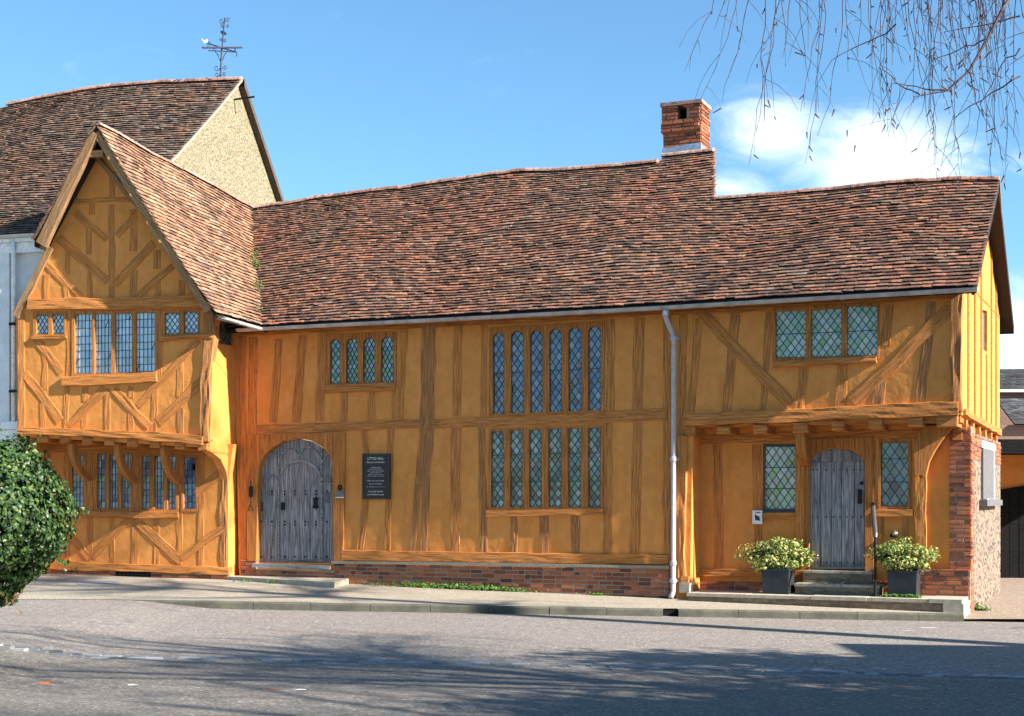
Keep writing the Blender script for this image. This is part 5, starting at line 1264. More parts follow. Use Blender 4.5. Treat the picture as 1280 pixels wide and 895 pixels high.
pl = fixed('wall_plaque', 'small grey metal plaque with a round emblem beside the arched door', 'plaque', 425, 621, -.05)
mb = MB(); x_, z_ = H.at(424.5, 617.5, -.05); mb.box(H, x_ - .09, x_ + .09, -.06, -.02, z_ - .05, z_ + .05); mb.build('plate', 'plaque_metal', pl)
mb = MB(); x_, z_ = H.at(425, 609.5, -.05); mb.prism(H, [(x_ + .045 * math.cos(a * .628), z_ + .055 * math.sin(a * .628)) for a in range(10)], -.06, -.03, [[(x_ + .02 * math.cos(-a * .9), z_ + .025 * math.sin(-a * .9)) for a in range(7)]]); mb.build('emblem', 'iron', pl)
mb = MB(); x_, z_ = H.at(424.5, 621.8, -.05); mb.box(H, x_ - .08, x_ + .08, -.062, -.03, z_ - .008, z_ + .008); mb.build('plate_edge', 'letter', pl)
nbx = fixed('notice_box', 'small white notice box on the ochre wall left of the plank door', 'notice', 947, 655, YR - .03)
mb = MB(); mb.prism(H, L(H, rect(941, 638, 953, 655), YR - .05), YR - .08, YR - .02); mb.build('case', 'white_paint', nbx)
mb = MB(); mb.prism(H, L(H, [(943.5, 643), (949.5, 646), (950, 651), (944, 650)], YR - .08), YR - .083, YR - .079); mb.build('notice', 'lead', nbx); mb = MB(); mb.prism(H, L(H, rect(944, 640, 950.5, 641.5), YR - .08), YR - .0835, YR - .079); mb.build('heading', 'plaque_metal', nbx)
lk = fixed('door_bell', 'little polished metal bell on the wall above the right planter', 'bell', 1118, 668, YR - .05)
mb = MB(); x_, z_ = H.at(1118, 667, YR - .05)
for a0 in range(1): mb.tube([H.W(x_, YR, z_), H.W(x_, YR - .04, z_), H.W(x_, YR - .1, z_)], [.05, .055, .02], 10)
mb.build('bell_push', 'silver', lk); mb = MB(); mb.box(H, x_ - .07, x_ + .03, YR - .05, YR - .0, z_ - .06, z_ + .0); mb.build('back_plate', 'iron', lk)

# stone landing and steps
ZL = H.at(1000, 744.5, -.38)[1]
ld_ = thing('stone_landing', 'low stone and brick landing with pale flagged top before the plank door', 'landing', H.W(0, -.3, -.1), H.a)
ld_.matrix_world = Matrix.Translation(H.W(0, -.3, -.1)) @ Matrix.Rotation(H.a, 4, 'Z')
yl = -.42; xl0 = H.at(858, 745, yl)[0]; xl1 = H.at(1203, 748, yl)[0]
mb = MB(); mb.box(H, xl0 + .02, xl1 - .02, yl + .03, YR, -.4, ZL - .05); mb.build('core', 'rubble', ld_)
mb = MB(); x = xl0; rnd = random.Random(77)
while x < xl1 - .1:
    x2 = min(x + rnd.uniform(.6, 1.1), xl1); x2 = xl1 if xl1 - x2 < .35 else x2
    dz = rnd.uniform(-.008, .006); dy = rnd.uniform(-.015, .015)
    mb.box(H, x + .006, x2 - .006, yl + dy, yl + .34 + dy, ZL - .055, ZL + dz); mb.box(H, x + .006, x2 - .006, yl + .35 + dy, YR - .0, ZL - .055, ZL + dz - .003)
    x = x2
mb.build('paving_slabs', 'stone_slab', ld_)
mb = MB(); mb.box(H, xl1 - .28, xl1 + .02, yl - .02, YR - .1, -.4, ZL - .058); mb.build('corner_stone', 'stone_slab', ld_)
st1 = thing('stone_step', 'lower worn stone doorstep before the grey plank door', 'step', H.W(0, .2, ZL), H.a, 'steps up to the plank door'); st1.matrix_world = Matrix.Translation(H.W(0, .2, ZL)) @ Matrix.Rotation(H.a, 4, 'Z')
a_, zt1 = H.at(994, 729, .1); b_ = H.at(1099, 729, .1)[0]
mb = MB(); mb.box(H, a_, b_, .1, YR, ZL + .001, zt1 - .05); mb.build('riser', 'rubble', st1)
mb = MB(); mb.box(H, a_ - .01, lerp(a_, b_, .55), .085, YR - .002, zt1 - .048, zt1); mb.box(H, lerp(a_, b_, .55) + .008, b_ + .01, .09, YR - .002, zt1 - .048, zt1 - .004); mb.build('tread', 'stone_step', st1)
st2 = thing('stone_step', 'upper narrow stone threshold step directly under the grey plank door', 'step', H.W(0, .4, zt1), H.a, 'steps up to the plank door'); st2.matrix_world = Matrix.Translation(H.W(0, .4, zt1)) @ Matrix.Rotation(H.a, 4, 'Z')
a_, zt2 = H.at(1004, 713, .36); b_ = H.at(1090, 713, .36)[0]
mb = MB(); mb.box(H, a_, b_, .36, YR + .1, zt1 + .001, zt2 - .04); mb.build('riser', 'rubble', st2); mb = MB(); mb.box(H, a_, b_, .345, YR + .1, zt2 - .038, zt2); mb.build('tread', 'stone_step', st2)
# doorstep slab of door 1
ds = thing('doorstep_slab', 'wide flat stone slab laid before the arched oak door', 'step', H.W(-9, -.5, .1), H.a); ds.matrix_world = Matrix.Translation(H.W(-9, -.5, .1)) @ Matrix.Rotation(H.a, 4, 'Z')
def onplane(px, py, z): d = rayd(px, py); t = (z - CAM.z) / d.z; return CAM + d * t
zs = zp(-4.5) + .075
top = [onplane(283, 720.5, zs), onplane(418, 728, zs), onplane(439, 722, zs), onplane(322, 714, zs)]
mb = MB(); mb.quadmesh(top + [v - Vector((0, 0, .12)) for v in top], [(0, 1, 2, 3), (4, 5, 1, 0), (5, 6, 2, 1), (6, 7, 3, 2), (7, 4, 0, 3)]); mb.build('slab', 'stone_slab', ds)

# hand rail
hr = thing('hand_rail', 'black iron hand rail on a thin post at the right of the plank door', 'rail', H.W(H.at(1093, 740, -.1)[0], -.1, ZL), H.a); hr.matrix_world = Matrix.Translation(hr.location) @ Matrix.Rotation(H.a, 4, 'Z')
xr_, zr2 = H.at(1094, 668, -.1)
mb = MB(); mb.tube([H.W(xr_, -.1, ZL), H.W(xr_, -.1, zr2)], .022, 8); mb.tube([H.W(xr_, -.1, ZL), H.W(xr_, -.1, ZL + .03)], .05, 8); mb.build('post', 'iron', hr)
xr2, zr3 = H.at(1092, 634, .45); xw, zw = H.at(1088, 626, .5)
mb = MB(); mb.tube([H.W(xr_ + .01, -.14, zr2 - .05), H.W(xr_ + .005, -.12, zr2 + .0), H.W(lerp(xr_, xr2, .5) - .0, .15, lerp(zr2, zr3, .5)), H.W(xr2, .42, zr3), H.W(xr2 - .02, .47, zr3 + .05), H.W(xr2 - .01, .50, zr3 + .02)], [.03, .04, .038, .036, .034, .02], 8); mb.build('rail', 'iron_worn', hr)

# planters and shrubs
def planter(px0, px1, pyt, pyb, y, label):
    a, zb = H.at(px0, pyb, y); b = H.at(px1, pyb, y)[0]; zt = H.at(px0, pyt, y)[1]; zb = ZL; w = b - a; xm = (a + b) / 2
    t = thing('planter', label, 'planter', H.W(xm, y + w / 2, zb), H.a, 'square black planters by the plank door'); t.matrix_world = Matrix.Translation(t.location) @ Matrix.Rotation(H.a, 4, 'Z')
    mb = MB(); k = .012
    V = []
    for z_, g in ((zb + .005, k), (zt, 0), (zt, -.02), (zt - .05, -.02)):
        s_ = w / 2 - g if g >= 0 else w / 2 + g
        for sx_, sy_ in ((-1, -1), (1, -1), (1, 1), (-1, 1)): V.append(H.W(xm + sx_ * s_, y + w / 2 + sy_ * s_, z_))
    F = [(3, 2, 1, 0)]
    for l in range(3): F += [(l * 4 + i, l * 4 + (i + 1) % 4, l * 4 + 4 + (i + 1) % 4, l * 4 + 4 + i) for i in range(4)]
    mb.quadmesh(V, F); mb.build('box', 'planter_lead', t)
    mb = MB(); mb.box(H, xm - w / 2 - .008, xm + w / 2 + .008, y - .008, y + .012, zt - .03, zt + .004); mb.box(H, xm - w / 2 - .008, xm - w / 2 + .012, y + .013, y + w - .012, zt - .03, zt + .004); mb.box(H, xm + w / 2 - .012, xm + w / 2 + .008, y + .013, y + w - .012, zt - .03, zt + .004); mb.build('rim', 'planter_lead', t)
    mb = MB(); mb.box(H, xm - w / 2 + .022, xm + w / 2 - .022, y + .022, y + w - .022, zt - .06, zt - .03); mb.build('soil', 'soil', t)
    return xm, zt, w
def leaf_cards(mb, c, n, size, rnd, bend=.3, wide=.55):
    """one folded pointed leaf: 6 verts, 4 faces, centre c, normal-ish n"""
    n = n.normalized(); t = n.cross(Vector((rnd.gauss(0, 1), rnd.gauss(0, 1), rnd.gauss(0, 1)))).normalized(); s_ = n.cross(t)
    L_ = size * rnd.uniform(.7, 1.25); w = L_ * wide
    a = c - t * L_ / 2; b = c + t * L_ / 2 - n * L_ * bend; m1 = c + s_ * w / 2 + n * L_ * .10; m2 = c - s_ * w / 2 + n * L_ * .10; m0 = c
    mb.quadmesh([a, m1, b, m2, m0], [(0, 4, 1), (4, 2, 1), (0, 3, 4), (4, 3, 2)])
def blob_leaves(c, rad, n, size, seed, f=None, shell=.5, m='variegated', parent=None, name='foliage', clumps=14, up=.5):
    rnd = random.Random(seed); mb = MB(); cl = []
    for _ in range(clumps):
        d = Vector((rnd.gauss(0, 1), rnd.gauss(0, 1), rnd.gauss(0, .8))).normalized(); r_ = rnd.uniform(.45, .8)
        cl.append((c + Vector((d.x * rad[0] * r_, d.y * rad[1] * r_, d.z * rad[2] * r_)), rnd.uniform(.28, .45)))
    for _ in range(n):
        cc, cr = rnd.choice(cl); d = Vector((rnd.gauss(0, 1), rnd.gauss(0, 1), rnd.gauss(0, 1))).normalized(); k = rnd.uniform(shell, 1)
        p = cc + Vector((d.x * rad[0] * cr * k, d.y * rad[1] * cr * k, d.z * rad[2] * cr * k))
        if f and not f(p): continue
        leaf_cards(mb, p, d + Vector((0, 0, up)) + Vector((rnd.gauss(0, .3), rnd.gauss(0, .3), rnd.gauss(0, .3))), size, rnd)
    return mb.build(name, m, parent), cl
def shrub(xm, zt, w, y, seed, label, rx, rz, shift=0, dark=0):
    base = H.W(xm, y + w / 2, zt - .04); t = thing('shrub', label, 'shrub', base, 0, 'variegated shrubs in the planters'); t.matrix_world = Matrix.Translation(base)
    c = base + H.X * shift + Vector((0, 0, rz * .95))
    o, cl = blob_leaves(c, (rx, .36, rz), 3600, .062, seed, f=lambda p: p.z > zt - .13, parent=t, name='leaves', clumps=44, up=.6)
    mb = MB()
    for cc, r_ in cl: mb.tube([base + (cc - base) * .02, base.lerp(cc, .5) + Vector((0, 0, .04)), cc], [.009, .007, .003], 4)
    mb.build('stems', 'bark', t)
    blob_leaves(c + Vector((0, .03, -.02)), (rx * .8, .3, rz * .75), 900, .05, seed + 1, f=lambda p: p.z > zt - .02, m='green_dark_leaf', parent=t, name='inner_leaves', clumps=10)
    return c
x1, z1, w1 = planter(952, 986, 711, 741, -.08, 'square black planter left of the stone steps'); x2, z2, w2 = planter(1109, 1146, 713, 741, -.08, 'square black planter right of the hand rail')
shrub(x1, z1, w1, -.08, 101, 'bushy cream and green variegated shrub in the left planter', .66, .28, .0); shrub(x2, z2, w2, -.08, 102, 'rounded cream and green variegated shrub in the right planter', .54, .28, -.02)

# weeds
def weeds(spots, label, seed):
    rnd = random.Random(seed); mb = MB()
    for (c, n, rx, ry, hh) in spots:
        for _ in range(n):
            p = c + H.X * rnd.gauss(0, rx * .5) + H.Y * rnd.gauss(0, ry * .5) + Vector((0, 0, abs(rnd.gauss(0, hh * .5))))
            leaf_cards(mb, p, Vector((rnd.gauss(0, .5), -.5, 1)), .05, rnd, wide=.7)
    return kind(mb.build('weeds', 'weed_leaf'), 'stuff', label)
def onwall(px, off=.14): x = H.at(px, 700, -.1)[0]; w = H.W(x, -off, 0); return Vector((w.x, w.y, zp(w.x) + .01))
weeds([(onwall(px), 130, .35, .12, .07) for px in (510, 530, 548, 562, 580, 596, 612, 628)] + [(onwall(px), 25, .2, .08, .04) for px in (470, 648, 660, 742, 748)], 'low green weeds growing along the foot of the brick plinth', 5)
weeds([(Vector((0, 0, ZL + .01)) + H.W(H.at(px, 740, -.14)[0], -.16, 0), 90, .12, .05, .03) for px in (1112, 1122, 1134, 1142)], 'tuft of green weeds in front of the right planter', 6)
cw = onplane(1221, 764, zp(7) - .07); weeds([(cw, 260, .18, .12, .10)], 'weeds at the foot of the flint wall corner', 8)
weeds([(onplane(px, py, zp(-5) + .01), 22, .2, .04, .03) for px, py in ((305, 727), (340, 728), (375, 729))], 'sparse weeds along the edge of the doorstep slab', 9)

mb = MB(); rnd = random.Random(19)
for i in range(420):
    q = rnd.uniform(.1, 2.6); tq_ = q / Lq; a_v = lerp(LBD, LAC, tq_) * .985 - rnd.uniform(0, .22) * (1 if noise.noise(Vector((q * 1.7, 3, 1))) > -.05 else 0)
    if noise.noise(Vector((q * 2.1, 7, 2))) < -.1: continue
    p_ = S_w(a_v, q) + Vector((rnd.uniform(-.05, .1), 0, .05 + rnd.uniform(0, .03))); leaf_cards(mb, p_, Vector((rnd.gauss(0, .5), -.6, 1)), .05, rnd, wide=.8)
o_m = mb.build('moss', 'moss', hall); kind(o_m, 'stuff')
cv = [onplane(95, 725.5, zp(-7.5) + .006), onplane(97, 730.5, zp(-7.5) + .006), onplane(150, 731, zp(-7.2) + .006), onplane(146, 726, zp(-7.2) + .006)]
mb = MB(); mb.quadmesh([Vector((p.x, p.y, zp(p.x) + .006)) for p in cv], [(0, 1, 2, 3)]); kind(mb.build('access_cover', 'sett'))
# ================================================================== GARDEN SIDE, FAR RIGHT
OB = Frame(1262, 31, -R(8))
ob = thing('outbuilding', 'low ochre outbuilding with black boarded doors at the far right', 'outbuilding', OB.W(0, 0, 0), OB.a); ob.matrix_world = Matrix.Translation(OB.O) @ Matrix.Rotation(OB.a, 4, 'Z')
def pbox(fr, x0, y0, x1, y1, ya, yb, m, par, name): mb = MB(); mb.prism(fr, L(fr, rect(x0, y0, x1, y1), ya), ya, yb); return mb.build(name, m, par, fr)
pbox(OB, 1225, 560, 1420, 760, 0, 3, 'plaster', ob, 'wall'); pbox(OB, 1222, 549, 1425, 567, -1.1, 3.1, 'black_board', ob, 'fascia')
mb = MB()
for k in range(9):
    px0 = 1238 + k * 12; mb.prism(OB, L(OB, [(px0, 612 - (k - 1) * 2), (px0 + 11.4, 612 - (k - .1) * 2), (px0 + 11.4, 748), (px0, 748)], -.05), -.06 - (k % 2) * .006, -.002)
mb.build('boarded_door', 'black_board', ob)
FB = Frame(1262, 46, -R(6))
fb = thing('slate_roofed_house', 'distant house with grey slate roofs beyond the garden', 'house', FB.W(0, 0, 0), FB.a); fb.matrix_world = Matrix.Translation(FB.O) @ Matrix.Rotation(FB.a, 4, 'Z')
mb = MB(); a_, zt_ = FB.at(1215, 462, 3); _, ze_ = FB.at(1215, 487, 0); a2, _ = FB.at(1400, 470, 0)
def S_f(a, q): return FB.W(a, q * .8, ze_ + (zt_ - ze_) * q * .8 / 3)
tiles(S_f, 26, lambda q: [(a_, a2)], 'slate', fb, 'roof', gauge=.14, tw=.28, length=.26, thick=.012, seed=71)
mb = MB(); V = [S_f(a_, 0), S_f(a2, 0), S_f(a2, 3.75), S_f(a_, 3.75)]; mb.face([v - Vector((0, 0, .02)) for v in V]); mb.build('roof_deck', 'slate', fb)
pbox(FB, 1215, 489, 1400, 760, .2, 6, 'house_brick_far', fb, 'wall'); pbox(FB, 1215, 486.5, 1400, 490, -.05, .25, 'white_paint', fb, 'gutter')
_, zl_ = FB.at(1215, 531, -3); _, zm_ = FB.at(1215, 500, -.5)
def S_f2(a, q): return FB.W(a, -3 + q * .75, zl_ + (zm_ - zl_) * q * .75 / 2.5)
tiles(S_f2, 22, lambda q: [(a_, a2)], 'slate', fb, 'lean_to_roof', gauge=.15, tw=.28, length=.26, thick=.012, seed=72)
mb = MB(); V = [S_f2(a_, 0), S_f2(a2, 0), S_f2(a2, 3.4), S_f2(a_, 3.4)]; mb.face([v - Vector((0, 0, .02)) for v in V]); mb.build('roof_deck', 'slate', fb)
pbox(FB, 1215, 531, 1400, 760, -2.8, .1, 'house_brick_far', fb, 'wall')

# ================================================================== IVY BUSH at the left
def ivy():
    dpt = 14.0; c = CAM + rayd(-28, 655) * dpt; base = Vector((c.x, c.y, zroad(c.x)))
    t = thing('ivy_bush', 'rounded dark green ivy bush at the left edge of the road', 'bush', base); t.matrix_world = Matrix.Translation(base)
    rnd = random.Random(12); mb = MB(); mb2 = MB(); rx, rz = .90, .90
    def prof(d):
        return .98 + .13 * noise.noise(d * 2.2) + .09 * noise.noise(d * 6)
    for i in range(15000):
        d = Vector((rnd.gauss(0, 1), rnd.gauss(0, 1), rnd.gauss(0, 1))).normalized(); k = prof(d) * (rnd.uniform(.86, 1.0) if rnd.random() < .8 else rnd.uniform(.55, .9))
        zz = d.z * rz * k
        if zz < -.8: continue
        taper = 1 - .45 * max(0, -zz - .2) / .8
        p = c + Vector((d.x * rx * k * taper, d.y * rx * k * taper, zz))
        n = (d + Vector((rnd.gauss(0, .35), rnd.gauss(0, .35), rnd.gauss(0, .35) - .1)))
        leaf_cards(mb, p, n, .058, rnd, wide=.85, bend=.15)
    for k in range(46):
        d = Vector((rnd.gauss(0, 1), rnd.gauss(0, 1), rnd.gauss(.2, .7))).normalized(); k0 = prof(d); s0 = c + Vector((d.x * rx * k0 * .9, d.y * rx * k0 * .9, d.z * rz * k0 * .9)); dv = (d + Vector((rnd.gauss(0, .4), rnd.gauss(0, .4), rnd.gauss(.2, .4)))).normalized(); ln = rnd.uniform(.12, .3)
        if d.z < -.5: continue
        for j in range(9): leaf_cards(mb, s0 + dv * ln * j / 8 + Vector((rnd.gauss(0, .02), rnd.gauss(0, .02), rnd.gauss(0, .02))), dv + Vector((rnd.gauss(0, .8), rnd.gauss(0, .8), .3)), .05, rnd, wide=.8)
    mb.build('foliage', 'ivy_leaf', t)
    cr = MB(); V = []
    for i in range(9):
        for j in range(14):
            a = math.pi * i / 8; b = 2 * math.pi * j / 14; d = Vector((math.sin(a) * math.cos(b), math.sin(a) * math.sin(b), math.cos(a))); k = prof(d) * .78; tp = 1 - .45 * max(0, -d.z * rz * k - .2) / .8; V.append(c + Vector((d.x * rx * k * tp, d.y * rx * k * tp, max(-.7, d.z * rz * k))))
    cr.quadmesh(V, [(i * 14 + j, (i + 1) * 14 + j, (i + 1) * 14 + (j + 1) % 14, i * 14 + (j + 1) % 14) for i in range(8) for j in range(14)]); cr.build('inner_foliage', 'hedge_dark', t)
    for i in range(36):
        d = Vector((rnd.gauss(0, 1), rnd.gauss(0, 1), 0)).normalized(); p = c + Vector((d.x * .42, d.y * .42, -.74 + rnd.uniform(-.14, .08))); leaf_cards(mb2, p, d + Vector((0, 0, rnd.gauss(0, .6))), .07, rnd, wide=.5)
    mb2.build('dead_leaves', 'dead_leaf', t)
    tr = MB(); tr.tube([base - Vector((0, 0, .05)), base + Vector((.05, 0, .35)), c + Vector((0, 0, -.2))], [.16, .12, .09], 8)
    for k in range(26):
        d = Vector((rnd.gauss(0, 1), rnd.gauss(0, 1), rnd.gauss(0, .9))).normalized(); s0 = c + Vector((0, 0, rnd.uniform(-.6, .1))); tr.tube([s0, s0.lerp(c + d * .75, .5) + Vector((0, 0, .05)), c + d * .78], [.03, .018, .008], 5)
    tr.build('stems', 'bark', t)
ivy()
# ================================================================== BARE TREES
def wob(rnd, a, b, n, amp):
    out = [a]; off = Vector((0, 0, 0)); d = (b - a)
    for i in range(1, n): off = off * .8 + Vector((rnd.gauss(0, amp), rnd.gauss(0, amp), rnd.gauss(0, amp))); out.append(a.lerp(b, i / n) + off * (1 - i / n))
    return out + [b]
def hang(mb, rnd, p, length, r, catk=None, lean=Vector((0, 0, 0)), side=.25):
    """weeping twig: hangs from p"""
    n = max(4, int(length / .16)); pts = [p]; d = (Vector((rnd.gauss(0, .3), rnd.gauss(0, .3), -1)) + lean).normalized(); cur = Vector(p)
    for i in range(n):
        d = (d + Vector((rnd.gauss(0, .13), rnd.gauss(0, .13), -.06)) + lean * .03).normalized(); cur = cur + d * (length / n); pts.append(Vector(cur))
        if rnd.random() < side:
            q = cur + Vector((rnd.gauss(0, .18), rnd.gauss(0, .18), -rnd.uniform(.04, .3))); mb.tube([cur, cur.lerp(q, .5) + Vector((rnd.gauss(0, .02), 0, .01)), q], [r * .7, r * .6, r * .4], 3, cap=False)
            if catk is not None and rnd.random() < .35: catk.tube([q, q + Vector((rnd.gauss(0, .012), rnd.gauss(0, .012), -.045))], [.0055, .003], 4)
    mb.tube(pts, [lerp(r, r * .45, i / n) for i in range(n + 1)], 3, cap=False)
    return pts
def birch():
    base = Vector((8.4, 10.2, zroad(8.4))); t = thing('birch_tree', 'bare weeping tree whose thin hanging twigs fill the upper right sky', 'tree', base, 0); t.matrix_world = Matrix.Translation(base)
    rnd = random.Random(33); tr = MB(); br = MB(); tw = MB(); ck = MB()
    top = base + Vector((-.2, .3, 8.6)); trunk = wob(rnd, base - Vector((0, 0, .1)), top, 12, .08); tr.tube(trunk, [lerp(.24, .05, i / 12) for i in range(13)], 10); tr.build('trunk', 'bark', t, smooth=True)
    limbs = []
    def limb(a, b, r0, r1, amp=.05, sagv=.25, n=12):
        pts = [p + Vector((0, 0, sagv * math.sin(math.pi * i / n))) for i, p in enumerate(wob(rnd, a, b, n, amp))]; br.tube(pts, [lerp(r0, r1, i / n) for i in range(n + 1)], 6); limbs.append((pts, r1)); return pts
    # limbs reaching over the view
    T = lambda z: base + Vector((-.1, .1, z))
    pA = limb(T(3.9), Vector((.9, 9.6, 5.75)), .07, .012); pB = limb(T(4.4), Vector((2.2, 11.0, 6.3)), .07, .012)
    pC = limb(T(3.6), Vector((3.0, 9.2, 5.5)), .06, .012); pD = limb(T(5.2), Vector((1.2, 12.5, 7.4)), .06, .012)
    # a drooping branch seen against the sky
    s = CAM + rayd(1275, -20) * 9.6; e = CAM + rayd(1142, 121) * 9.4
    mids = [CAM + rayd(a, b) * 9.5 for a, b in ((1254, 10), (1235, 48), (1211, 89), (1184, 113))]
    br.tube([T(4.6), s] + mids + [e], [.04, .017, .0125, .011, .009, .007, .0035], 5)
    for (a, b) in (((1235, 48), (1165, 75)), ((1211, 89), (1225, 140)), ((1184, 113), (1115, 104)), ((1275, 95), (1190, 150)), ((1275, 60), (1225, 130)), ((1120, 30), (1040, 75)), ((1275, 20), (1180, 40)), ((1150, 118), (1100, 85))):
        p, q = CAM + rayd(*a) * 9.5, CAM + rayd(*b) * 9.6; pts = wob(rnd, p, q, 7, .018); tw.tube(pts, [lerp(.006, .0022, i / 7) for i in range(8)], 4, cap=False)
        for k in (3, 5, 7): hang(tw, rnd, pts[k], rnd.uniform(.15, .5), .0024, ck, side=.3)
    # the long weeping twigs, each from its limb down to its tip
    strands = [((897, 0), (855, 89)), ((924, 0), (897, 64)), ((929, 0), (878, 127)), ((943, 0), (907, 129)), ((960, 0), (934, 206)), ((974, 0), (945, 162)), ((972, 0), (950, 155)), ((980, 0), (979, 83)), ((1000, 0), (1013, 100)), ((1031, 0), (1000, 141)), ((1030, 0), (1028, 135)), ((1043, 0), (1011, 206)), ((1066, 0), (1022, 168)),
               ((1103, 0), (1106, 168)), ((1108, 0), (1121, 172)), ((1130, 0), (1155, 160)), ((1170, 0), (1172, 228)), ((1177, 0), (1172, 226)), ((1182, 0), (1201, 222)), ((1190, 0), (1195, 188)), ((1160, 0), (1168, 200)), ((1236, 0), (1246, 185)), ((1215, 0), (1240, 196)), ((1243, 0), (1241, 220)), ((1255, 0), (1260, 210)), ((1100, 0), (1095, 110)), ((1140, 0), (1150, 130)), ((1202, 0), (1215, 120)), ((1268, 0), (1262, 160)),
               ((915, 0), (890, 40)), ((988, 0), (984, 70)), ((1010, 0), (1012, 60)), ((1085, 0), (1075, 70)), ((1055, 0), (1062, 90))]
    rx = random.Random(9)
    for k in range(40):
        a = rx.uniform(1090, 1275); strands.append(((a, 0), (a + rx.gauss(0, 14), rx.choice((rx.uniform(25, 90), rx.uniform(40, 140))))))
    for (a, b) in strands:
        dp = rx.uniform(9.0, 10.6); p = CAM + rayd(a[0] + rx.uniform(-3, 3), -40 - rx.uniform(0, 60)) * dp; q = CAM + rayd(*b) * (dp + rx.uniform(-.2, .2))
        n = max(6, int((p - q).length / .11)); pts = []; off = Vector((0, 0, 0))
        for i in range(n + 1):
            tt = i / n; off = off * .85 + Vector((rx.gauss(0, .010), rx.gauss(0, .012), rx.gauss(0, .004))); base_p = p.lerp(q, tt); side_ = (q - p); bow = math.sin(math.pi * tt) * side_.x * .25
            pts.append(base_p + Vector((-bow * .6, 0, 0)) + off)
        tw.tube(pts, [lerp(.0042, .0015, i / n) for i in range(n + 1)], 3, cap=False)
        for i in range(2, n):
            if rx.random() < .42:
                L_ = rx.uniform(.06, .38); dirv = Vector((rx.gauss(0, .7), rx.gauss(0, .5), -rx.uniform(.1, 1))).normalized(); s1 = pts[i]; m1 = s1 + dirv * L_ * .35 + Vector((0, 0, -.02 * L_)); m2 = s1 + dirv * L_ * .65 + Vector((0, 0, -.16 * L_)); e1 = s1 + dirv * L_ * .85 + Vector((0, 0, -.42 * L_))
                tw.tube([s1, m1, m2, e1], [.0022, .0019, .0016, .0012], 3, cap=False)
                if rx.random() < .5: ck.tube([e1, e1 + Vector((rx.gauss(0, .025), rx.gauss(0, .02), -rx.uniform(.02, .05)))], [.0052, .0032], 4)
            if rx.random() < .25: ck.tube([pts[i], pts[i] + Vector((rx.gauss(0, .02), rx.gauss(0, .02), -rx.uniform(.01, .04)))], [.005, .0032], 4)
    # rest of the crown, above and beyond the frame
    for k in range(18):
        z = rnd.uniform(3.8, 7.6); an = rnd.uniform(0, 2 * math.pi); ln = rnd.uniform(1.8, 3.6) * (.62 if math.cos(an) < 0 else 1) * (1 - .4 * max(0, z - 7) / 5)
        tip = T(z) + Vector((math.cos(an) * ln, math.sin(an) * ln * .9, rnd.uniform(.3, 1.4)))
        if math.cos(an) < -.2 and tip.x < 5: tip.z = max(tip.z, 6.2 + .1 * ln)
        if tip.y < 9.8 and abs(tip.x) < 4.5 and tip.z < 5.2: tip.z = 6
        limb(T(z), tip, .05, .01)
    for pts, r1 in list(limbs):
        for _ in range(11):
            i = rnd.randrange(3, len(pts)); s = pts[i]
            q = s + Vector((rnd.gauss(0, .7), rnd.gauss(0, .7), rnd.uniform(.1, .8)))
            if q.y > 3 and CX + q.x / q.y * FPX < 1000 and HY - (q.z - 1.65) / q.y * FPX > -60: continue
            sub = wob(rnd, s, q, 5, .03); br.tube(sub, [lerp(.013, .005, j / 5) for j in range(6)], 4)
            for j in (2, 3, 4, 5):
                for _k in range(2):
                    p = sub[j]
                    px = CX + p.x / p.y * FPX if p.y > 1 else -999; ln = rnd.uniform(.5, 1.6)
                    zlim = 1.65 + 650 / FPX * max(p.y, .1)
                    if -140 < px < 1320 and p.y > 3: ln = min(ln, max(.1, p.z - zlim - .15))
                    if ln > .12: hang(tw, rnd, p, ln, .0045, None, side=.15)
    br.build('branches', 'twig', t); kind(tw.build('twigs', 'twig', t), 'stuff'); kind(ck.build('catkins', 'twig', t), 'stuff')
birch()
def bare_tree(base, h, seed, label, spread=3.4, nl=26, r0=.2, first=.3):
    t = thing('bare_tree', label, 'tree', base, 0); t.matrix_world = Matrix.Translation(base)
    rnd = random.Random(seed); tr = MB(); br = MB(); trunk = wob(rnd, base - Vector((0, 0, .1)), base + Vector((rnd.gauss(0, .4), rnd.gauss(0, .4), h)), 12, .1); tr.tube(trunk, [lerp(r0, .04, i / 12) for i in range(13)], 8)
    tr.build('trunk', 'bark', t, smooth=True)
    for k in range(nl):
        i = int(lerp(first * 12, 11, k / nl)); an = rnd.uniform(0, 6.28); ln = spread * rnd.uniform(.6, 1.1) * (1 - .5 * max(0, i / 12 - .4)); s = trunk[i]; q = s + Vector((math.cos(an) * ln, math.sin(an) * ln, rnd.uniform(.5, .9) * ln * .8)); pts = wob(rnd, s, q, 8, .09); br.tube(pts, [lerp(r0 * .38, .015, j / 8) for j in range(9)], 5)
        for _ in range(10):
            j = rnd.randrange(2, 9); p = pts[j]; d = Vector((rnd.gauss(0, 1), rnd.gauss(0, 1), rnd.gauss(.3, .6))).normalized() * rnd.uniform(.7, 1.5); sub = wob(rnd, p, p + d, 4, .06); br.tube(sub, [lerp(.017, .007, m_ / 4) for m_ in range(5)], 3, cap=False)
            for m_ in (1, 2, 3, 4, 4):
                for _2 in range(2):
                    d2 = Vector((rnd.gauss(0, 1), rnd.gauss(0, 1), rnd.gauss(.1, .6))).normalized() * rnd.uniform(.3, .8); br.tube([sub[m_], sub[m_] + d2 * .5 + Vector((0, 0, .03)), sub[m_] + d2], [.008, .006, .004], 3, cap=False)
    br.build('branches', 'twig', t)
bare_tree(Vector((11.6, 5.2, zroad(9.6))), 9.5, 5, 'bare tree by the road just outside the picture on the right', 3.8, 30, .24, .28)
